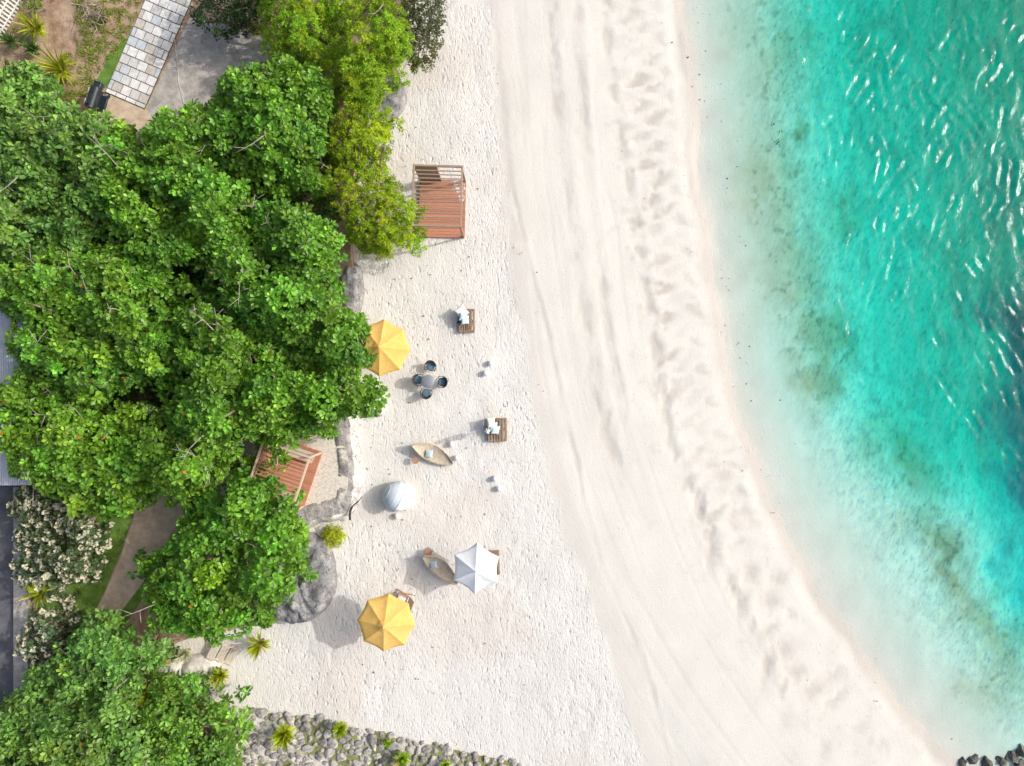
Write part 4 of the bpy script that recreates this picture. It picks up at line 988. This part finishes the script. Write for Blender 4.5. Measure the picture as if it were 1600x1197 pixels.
pergola((-3.62, 9.06, 0), R(-1.5), 'open red decked pergola standing on the sand under the feathery tree tip', 'beam', 'beam', 'beam', True, False, sand=True)
p2 = at(455, 738, ZG + .08)
pergola((p2.x, p2.y, ZG + .08), R(-18.7), 'tilted red pergola on the terrace half covered by leaves', 'redbeam', 'redbeam', 'tanbeam', False, True, h=2.1)

# ------------------------------------------------------------------ parasols
def parasol(loc, label, r, n, rot, zr, za, cloth, scal, sag, group=None, vent=True):
    root = thing('parasol', loc, label, 'parasol', group); vs_, fs = [], []; nr, nt = 8, 8
    for g in range(n):
        a0 = rot + 2 * math.pi * g / n; a1 = a0 + 2 * math.pi / n; b = len(vs_)
        for i in range(nr + 1):
            t = i / nr; rr = .05 + (r - .05) * t
            for j in range(nt + 1):
                s = j / nt; e0 = Vector((math.cos(a0), math.sin(a0))) * rr; e1 = Vector((math.cos(a1), math.sin(a1))) * rr; p = e0.lerp(e1, s)
                bow = 4 * s * (1 - s); p *= 1 - scal * bow * t * t
                z = za - (za - zr) * (t ** 1.12) - sag * bow * math.sin(math.pi * min(t, .98) * .72); vs_.append((p.x, p.y, z))
        for i in range(nr):
            for j in range(nt): q = b + i * (nt + 1) + j; fs.append((q, q + nt + 1, q + nt + 2, q + 1))
        lo = len(vs_)                                                     # short hanging hem
        for j in range(nt + 1): x, y, z = vs_[b + nr * (nt + 1) + j]; vs_.append((x * 1.002, y * 1.002, z - .09))
        for j in range(nt): fs.append((b + nr * (nt + 1) + j, lo + j, lo + j + 1, b + nr * (nt + 1) + j + 1))
    c = MB().add(vs_, fs, True).build('canopy', M[cloth], root)
    # keep the folds over the ribs sharp
    if vent:
        v2, f2 = [(0, 0, za + .14)], []
        for g in range(n):
            a = rot + 2 * math.pi * g / n; v2.append((.30 * math.cos(a), .30 * math.sin(a), za - .02))
        f2 = [(0, 1 + g, 1 + (g + 1) % n) for g in range(n)]; MB().add(v2, f2).build('vent_cap', M[cloth], root)
    MB().tube([(0, 0, 0.0), (0, 0, za + .02)], .024, 10).build('pole', M['pole'], root)
    MB().lathe([(.0, .16), (.028, .14), (.028, .07), (.012, .0)][::-1], 10, (0, 0, za + (.12 if vent else 0))).build('finial', M['pole'], root)
    for g in range(n):
        a = rot + 2 * math.pi * g / n; m = MB(); m.tube([(.03 * math.cos(a), .03 * math.sin(a), za - .05), (r * .99 * math.cos(a), r * .99 * math.sin(a), zr - .03)], .012, 5)
        m.tube([(.03 * math.cos(a), .03 * math.sin(a), za - .75), (r * .5 * math.cos(a), r * .5 * math.sin(a), (za + zr) / 2 - .05)], .009, 5); m.build('rib', M['pole'], root)
    MB().lathe([(.26, 0), (.26, .05), (.05, .09), (.04, .3)], 20).build('base', M['slab'], root)
    return root
YP = 'yellow parasols'
parasol((-6.36, 1.72, 0), 'yellow octagonal parasol half hidden under the right edge of the tree canopy', 1.40, 8, R(85), 2.25, 2.78, 'yellow', .03, .035, YP)
parasol((-6.15, -11.70, 0), 'yellow octagonal parasol standing free on open sand with a wooden chair beneath', 1.42, 8, R(85), 2.25, 2.78, 'yellow', .03, .035, YP)
parasol((-1.77, -9.12, 0), 'white six sided parasol standing beside the beige lounger and a pallet', 1.27, 6, R(87), 2.05, 2.55, 'whitecanvas', .075, .05, None, vent=False)
def folded_parasol():
    p = at(763, 671, 0); root = thing('folded_parasol', p, 'closed white parasol standing upright beside the pallet with the cream cushion', 'parasol')
    MB().tube([(0, 0, 0), (0, 0, 2.1)], .022, 8).build('pole', M['pole'], root)
    vs_, fs = [], []; n = 24; pr = [(.03, 2.12), (.07, 2.0), (.10, 1.6), (.13, 1.15), (.10, .95)]
    for r, z in pr: vs_ += [((r * (1 + .28 * math.cos(6 * 2 * math.pi * k / n))) * math.cos(2 * math.pi * k / n), (r * (1 + .28 * math.cos(6 * 2 * math.pi * k / n))) * math.sin(2 * math.pi * k / n), z) for k in range(n)]
    for i in range(len(pr) - 1):
        for k in range(n): fs.append((i * n + k, (i + 1) * n + k, (i + 1) * n + (k + 1) % n, i * n + (k + 1) % n))
    MB().add(vs_, fs, True).build('canopy', M['whitecanvas'], root)
    MB().lathe([(.22, 0), (.22, .05), (.05, .08)], 18).build('base', M['slab'], root)
folded_parasol()

# ------------------------------------------------------------------ pillows, pallets, loungers
def pillow_mesh(w, d, t, n=16):
    V = []
    for s in (1, -1):
        for i in range(n + 1):
            for j in range(n + 1):
                u = -1 + 2 * i / n; v = -1 + 2 * j / n; x = u * w / 2 * (1 - .12 * (1 - v * v) * abs(u) ** 2); y = v * d / 2 * (1 - .12 * (1 - u * u) * abs(v) ** 2)
                hgt = ((1 - abs(u) ** 2.6) * (1 - abs(v) ** 2.6)) ** .55 * t / 2 + .006; V.append((x, y, s * hgt))
    N = (n + 1) ** 2; F = []
    for i in range(n):
        for j in range(n): q = i * (n + 1) + j; F.append((q, q + n + 1, q + n + 2, q + 1)); F.append((N + q, N + q + 1, N + q + n + 2, N + q + n + 1))
    rim = [(i, 0) for i in range(n)] + [(n, j) for j in range(n)] + [(n - i, n) for i in range(n)] + [(0, n - j) for j in range(n)]
    ids = [i * (n + 1) + j for i, j in rim]
    for a, b in zip(ids, ids[1:] + ids[:1]): F.append((a, N + a, N + b, b))
    return V, F
def pillow(loc, w, d, t, mat, label, rz=0, tilt=0, group=None, tiltdir=0):
    V, F = pillow_mesh(w, d, t); o = MB().add(V, F, True).build('cushion', M[mat])
    o.matrix_world = Matrix.Translation(loc) @ Matrix.Rotation(R(tiltdir), 4, 'Z') @ Matrix.Rotation(R(tilt), 4, 'Y') @ Matrix.Rotation(R(rz), 4, 'Z')
    return tag(o, label, 'cushion', group)
def pallet(px, py, w, d, label, rz=0.0, layers=2):
    root = thing('pallet_table', at(px, py, 0), label, 'pallet', 'timber pallets used as beach seats', rz)
    for L_ in range(layers):
        z = L_ * .145; m = MB(); nt = 7
        for i in range(nt): x = -w / 2 + (i + .5) * w / nt; m.box((x, 0, z + .13), (w / nt - .060 * random.uniform(.7, 1.3), d, .022), bev=.003)
        m.build('top_board', M['pallet'], root); m = MB()
        for y in (-d / 2 + .05, 0, d / 2 - .05): MB().box((0, y, z + .068), (w - .01, .09, .10), bev=.003).build('stringer', M['pallet'], root)
        for x in (-w / 2 + .05, 0, w / 2 - .05): m.box((x, 0, z + .008), (.1, d - .01, .016))
        m.build('bottom_board', M['pallet'], root)
    return root
PC = 'cushions on the pallets'
pallet(729.6, 501.5, .82, 1.2, 'stacked timber pallet with white and pale blue cushions, topmost of the pallets')
A = at(724.5, 489.5, 0)
pillow(A + Vector((-.06, .02, .52)), .60, .60, .2, 'whitecloth', 'big white cushion propped on the topmost pallet', 52, 24, PC, -12)
B = at(725, 496.5, 0); pillow(B + Vector((0, 0, .55)), .44, .44, .16, 'bluecloth', 'pale blue cushion next to the big white cushion on the topmost pallet', 30, 38, PC, -38)
B = at(727.5, 501.5, 0); pillow(B + Vector((0, 0, .50)), .46, .46, .16, 'bluecloth', 'lower pale blue cushion at the front on the topmost pallet', 34, 32, PC, -30)
B = at(720.5, 501.5, 0); pillow(B + Vector((0, 0, .42)), .40, .40, .13, 'navycloth', 'dark blue cushion tucked beneath the pale blue cushions', 30, 40, PC, 140)
pallet(777, 671, 1.0, 1.2, 'stacked timber pallet with cream and pale blue cushions beside the closed parasol')
B = at(768, 659, 0); pillow(B + Vector((0, 0, .60)), .48, .52, .20, 'creamcloth', 'square cream cushion at the corner of the pallet by the closed parasol', 0, 28, PC, 8)
B = at(771.5, 665.5, 0); pillow(B + Vector((0, 0, .50)), .44, .44, .16, 'bluecloth', 'pale blue cushion touching the cream cushion', 30, 36, PC, -30)
B = at(774.5, 671, 0); pillow(B + Vector((0, 0, .48)), .46, .46, .16, 'bluecloth', 'pale blue cushion in the middle of the pallet by the closed parasol', 24, 30, PC, -34)
B = at(766.5, 668, 0); pillow(B + Vector((0, 0, .42)), .36, .36, .13, 'navycloth', 'dark blue cushion behind the pale blue cushions by the closed parasol', 20, 35, PC, 120)
pallet(768, 878, .84, 1.22, 'stacked timber pallet almost hidden under the white six sided parasol', R(2))

def lounger_mesh(L=2.25, W=.86, n=28, m=12):
    V = []
    prof = [(0, .10), (.06, .34), (.2, .74), (.36, .98), (.5, 1.0), (.66, .88), (.82, .62), (.94, .34), (1, .12)]
    for s in (1, 0):
        for i in range(n + 1):
            t = i / n; wv = np.interp(t, [p[0] for p in prof], [p[1] for p in prof]) * W / 2; x = -L / 2 + L * t
            zc = .20 + .50 * max(0, (.45 - t) / .45) ** 1.5 + .07 * max(0, (t - .75) / .25)
            for j in range(m + 1):
                v = -1 + 2 * j / m; side = .10 * abs(v) ** 2.2
                z = zc + side if s else max(.0, .02 + (zc - .25) * .55 * max(0, (.35 - t) / .35)) + .06 * abs(v) ** 3
                V.append((x + (0 if s else .05 * (t < .2)), v * wv * (1 if s else .86), z))
    N = (n + 1) * (m + 1); F = []
    for i in range(n):
        for j in range(m): q = i * (m + 1) + j; F.append((q, q + m + 1, q + m + 2, q + 1)); F.append((N + q, N + q + 1, N + q + m + 2, N + q + m + 1))
    rim = [(i, 0) for i in range(n)] + [(n, j) for j in range(m)] + [(n - i, m) for i in range(n)] + [(0, m - j) for j in range(m)]
    ids = [i * (m + 1) + j for i, j in rim]
    for a, b in zip(ids, ids[1:] + ids[:1]): F.append((a, N + a, N + b, b))
    rm = [Vector(V[k]) + Vector((0, 0, .005)) for k in ids]
    return V, F, rm
def lounger(px, py, ang, label):
    root = thing('lounger', at(px, py, 0), label, 'lounger', 'beige leaf shaped loungers', R(ang)); V, F, rm = lounger_mesh()
    MB().add(V, F, True).build('shell', M['jute'], root); MB().tube(rm + [rm[0]], .013, 6, False).build('rim', M['jute'], root)
lounger(678, 708.5, -27, 'beige leaf shaped lounger lying in full sun with a pale blue cushion')
B = at(671.5, 708, 0); pillow(B + Vector((0, 0, .38)), .42, .42, .15, 'bluecloth', 'pale blue square cushion on the sunlit beige lounger', 22, -14, None, -27)
lounger(690, 887, -42, 'beige leaf shaped lounger lying in the shade of the white parasol')
B = at(678.5, 879, 0); pillow(B + Vector((0, 0, .42)), .40, .40, .14, 'bluecloth', 'pale blue square cushion on the shaded beige lounger', 52, -12, None, -42)
def side_table(px, py, label):
    root = thing('side_table', at(px, py, 0), label, 'side table', 'small round wooden side tables', random.uniform(0, 3))
    m = MB(); r = .19; n = 5
    for i in range(n):
        y = -r + (i + .5) * 2 * r / n; hl = [math.sqrt(max(r * r - (y + s * r / n * .94) ** 2, 1e-4)) for s in (-1, 1)]
        a, b = y - r / n * .94, y + r / n * .94; m.prism([(-hl[0], a), (hl[0], a), (hl[1], b), (-hl[1], b)], .38, .405)
    m.build('tabletop', M['table'], root)
    for k in range(3):
        a = k * 2.094; MB().tube([(.16 * math.cos(a), .16 * math.sin(a), 0), (.08 * math.cos(a), .08 * math.sin(a), .38)], .011, 6).build('leg', M['rattan'], root)
side_table(650.5, 718, 'small round wooden side table beside the sunlit beige lounger')
side_table(671, 860.5, 'small round wooden side table at the head of the shaded beige lounger')

def globes():
    L = [(767, 567.5, 'white globe lamp on the sand, upper one of the pair right of the dining set'), (759, 583, 'white globe lamp on the sand, lower one of the pair right of the dining set'), (705.5, 694, 'white globe lamp beside the upper edge of the sunlit lounger'),
         (714, 715.5, 'white globe lamp at the pointed foot of the sunlit lounger'), (773.5, 748, 'white globe lamp below the pallet with the cream cushion, upper one of the pair'), (780, 763.5, 'white globe lamp below the pallet with the cream cushion, lower one of the pair'),
         (621, 806.5, 'white globe lamp directly below the dome daybed')]
    first = None
    for x, y, lab in L:
        p = at(x, y, .15); p.z = 0
        if first is None:
            first = thing('globe_lamp', p, lab, 'lamp', 'white globe lamps on the sand')
            MB().lathe([(.155 * math.sin(math.pi * i / 16) + (1e-5 if i in (0, 16) else 0), -.155 * math.cos(math.pi * i / 16)) for i in range(17)], 24, (0, 0, .175)).build('globe', M['globe'], first)
            MB().lathe([(.08, 0), (.08, .03), (.06, .045)], 18).build('foot', M['pole'], first)
        else: copy_thing(first, p, lab)
globes()

# ------------------------------------------------------------------ dining set
def dining():
    T = at(668.4, 596, .72); T.z = 0
    root = thing('dining_table', T, 'small round grey dining table ringed by four dark chairs', 'table')
    MB().lathe([(.0, .70), (.33, .70), (.345, .71), (.345, .725), (.335, .735), (.0, .735)], 36).build('tabletop', M['tabletop'], root)
    for k in range(4):
        a = k * math.pi / 2 + .78; MB().tube([(.26 * math.cos(a), .26 * math.sin(a), 0), (.2 * math.cos(a), .2 * math.sin(a), .70)], .018, 8).build('leg', M['rattan'], root)
    L = [(673, 572.5, 'dark rattan chair with blue grey seat at the top side of the round table'), (653.5, 593.5, 'dark rattan chair with blue grey seat on the tree side of the round table'),
         (691, 597, 'dark rattan chair with blue grey seat on the sea side of the round table'), (666.5, 614.5, 'dark rattan chair with blue grey seat at the bottom side of the round table')]
    first = None
    for x, y, lab in L:
        p = at(x, y, .45); p.z = 0; d = Vector((T.x, T.y, 0)) - p; rz = math.atan2(d.y, d.x)
        if first is None:
            first = thing('armchair', p, lab, 'chair', 'chairs around the round table', rz)
            MB().lathe([(.0, .40), (.215, .40), (.225, .43), (.215, .47), (.17, .485), (0, .488)], 28).build('seat', M['seat'], first)
            MB().lathe([(.225, .36), (.235, .38), (.225, .398)], 28).build('seat_frame', M['rattan'], first)
            m = MB(); n = 22; prof = [(.235, .42), (.25, .55), (.265, .70), (.27, .74), (.30, .745), (.31, .72), (.29, .55), (.265, .42)]; vs_, fs = [], []
            for i in range(n + 1):
                a = R(100) + R(160) * i / n; hh = .55 + .45 * math.sin(math.pi * i / n) ** .8
                for r, z in prof: vs_.append((r * math.cos(a), r * math.sin(a), .42 + (z - .42) * hh))
            k = len(prof)
            for i in range(n):
                for j in range(k): fs.append((i * k + j, i * k + (j + 1) % k, (i + 1) * k + (j + 1) % k, (i + 1) * k + j))
            m.add(vs_, fs, True); m.build('backrest', M['rattan'], first)
            for s in (-1, 1):
                MB().tube([(-.05, s * .29, .60), (.10, s * .29, .62), (.21, s * .25, .60), (.20, s * .21, .42)], .02, 7).build('armrest', M['rattan'], first)
            for a in (45, 135, 225, 315):
                MB().tube([(.27 * math.cos(R(a)), .27 * math.sin(R(a)), 0), (.19 * math.cos(R(a)), .19 * math.sin(R(a)), .40)], .016, 6).build('leg', M['rattan'], first)
        else: copy_thing(first, p, lab, rz)
dining()

# ------------------------------------------------------------------ dome daybed
def daybed():
    c = at(623, 776, .5); c.z = 0; open_dir = Vector((.86, -.42, -.30)).normalized()
    root = thing('dome_daybed', c, 'round white dome daybed with a woven hood open towards the sea', 'daybed'); r = .80; zc = .52
    n, m = 40, 22; ref = Vector((0, 0, 1)); z_ = -open_dir; x_ = z_.cross(ref).normalized(); y_ = z_.cross(x_)
    def shell(rad, flip):
        vs_, fs = [], []
        for i in range(m + 1):
            th = R(90) * i / m
            for j in range(n):
                a = 2 * math.pi * j / n; p = (z_ * math.cos(th) + (x_ * math.cos(a) + y_ * math.sin(a)) * math.sin(th)) * rad; p.z = max(p.z, -zc + .04) + zc; vs_.append(p)
        for i in range(m):
            for j in range(n):
                q = (i * n + j, i * n + (j + 1) % n, (i + 1) * n + (j + 1) % n, (i + 1) * n + j); fs.append(q if flip else q[::-1])
        return vs_, fs
    a, fa = shell(r, False); b, fb = shell(r - .035, True); k = len(a); mb = MB(); rim = [(m * n + j, m * n + (j + 1) % n, k + m * n + (j + 1) % n, k + m * n + j) for j in range(n)]
    mb.add(list(a) + list(b), fa + [tuple(i + k for i in f) for f in fb] + rim, True); mb.build('hood', M['woven'], root)
    ring = [a[m * n + j] for j in range(n)]; MB().tube(ring + [ring[0]], .028, 8, False).build('rim', M['whitepaint'], root)
    for th in (35, 68):                                                    # bands over the hood
        pts = []
        for j in range(n + 1):
            al = 2 * math.pi * j / n; p = (z_ * math.cos(R(th)) + (x_ * math.cos(al) + y_ * math.sin(al)) * math.sin(R(th))) * (r + .004); p.z = max(p.z, -zc + .04) + zc; pts.append(p)
        MB().tube(pts, .012, 6, False).build('hood_band', M['whitepaint'], root)
    MB().lathe([(.0, .22), (.70, .22), (.75, .27), (.74, .36), (.66, .40), (0, .41)], 40, (.05, -.03, 0)).build('mattress', M['whitecloth'], root)
    MB().lathe([(.70, 0), (.72, .04), (.72, .2), (.66, .215)], 40, (.05, -.03, 0)).build('base', M['whitepaint'], root)
daybed()

# ------------------------------------------------------------------ wooden chair under the yellow parasol
def deck_chair():
    p = at(628, 937, .4); p.z = 0
    root = thing('deck_chair', p, 'wooden folding chair with a white cushion peeking out under the free standing yellow parasol', 'chair', rz=R(-20))
    for s in (-1, 1):
        MB().bar((-.45, s * .3, .02), (.42, s * .3, .62), .04, .05).build('leg', M['table'], root); MB().bar((.42, s * .3, .02), (-.25, s * .3, .42), .04, .05).build('leg', M['table'], root)
        MB().box((.02, s * .33, .60), (.62, .075, .03), bev=.004).build('armrest', M['table'], root)
    m = MB()
    for i in range(7): m.box((-.28 + i * .085, 0, .36), (.07, .56, .022), bev=.003)
    m.build('seat', M['table'], root); m = MB()
    for i in range(6): t = i / 5; m.box((.34 + .28 * t, 0, .42 + .46 * t), (.02, .56, .07), M=Matrix.Rotation(R(30), 3, 'Y'), bev=.003)
    m.build('backrest', M['table'], root)
    V, F = pillow_mesh(.5, .5, .09); MB().add([(x - .03, y, z + .42) for x, y, z in V], F, True).build('seat_pad', M['whitecloth'], root)
deck_chair()
def steps():
    p = at(352, 1017, 0); root = thing('wooden_steps', (p.x, p.y, 0), 'weathered wooden plank steps half under the round tree beside the sand', 'steps', rz=R(-28))
    for i in range(3): 
        m = MB()
        for j in range(3): m.box((-.75 + i * .42, 0, .12 + (2 - i) * .2) if 0 else (-.42 + i * .42 + (j - 1) * .135, 0, .10 + (2 - i) * .2), (.125, 1.0, .04), bev=.004)
        m.build('tread', M['bench'], root)
    for s in (-1, 1): MB().bar((-.6, s * .42, .48), (.65, s * .42, .02), .05, .14).build('stringer', M['bench'], root)
steps()
def weed_clump(px, py, r, label, col):
    c = at(px, py, ZW - .35); n = 60; C = np.array(c) + np.stack([rng.normal(0, r / 45, n), rng.normal(0, r / 45, n), rng.uniform(-.1, .12, n)], 1)
    o = leaves('seaweed_clump', C - np.array(c), np.tile([[0, 0, 1.0]], (n, 1)) + rng.normal(0, .3, (n, 3)), 5, .16, .06, col, M['blade'], None); o.location = c; tag(o, label, 'seaweed')
weed_clump(1093, 92, 5, 'small olive seaweed clump in the shallows near the top edge', (.16, .18, .03))
weed_clump(1206, 224, 12, 'dark branching seaweed clump in the green shallows near the top', (.03, .10, .06))
weed_clump(1208, 413, 6, 'olive seaweed clump at the edge of the pale shallows in the middle', (.12, .18, .05))

def litter():
    n = 150; px = np.concatenate([rng.normal(610, 45, 100), rng.uniform(560, 860, 50)]); py = rng.uniform(90, 1110, n); ok = (px > 470 + 0 * px) & ~((px < 560) & (py > 1000)); px = px[ok]; py = py[ok]
    k = 1 / 30; C = np.stack([(px - 800) * k, (598.5 - py) * k, np.full(len(px), .035)], 1)
    o = leaves('leaf_litter', C, np.tile([[0, 0, 1.0]], (len(C), 1)) + rng.normal(0, .15, (len(C), 3)), 1, .13, .07, (.26, .17, .09), M['blade'], None, el=(-2, 6), var=.5); tag(o, kind='stuff')
litter()
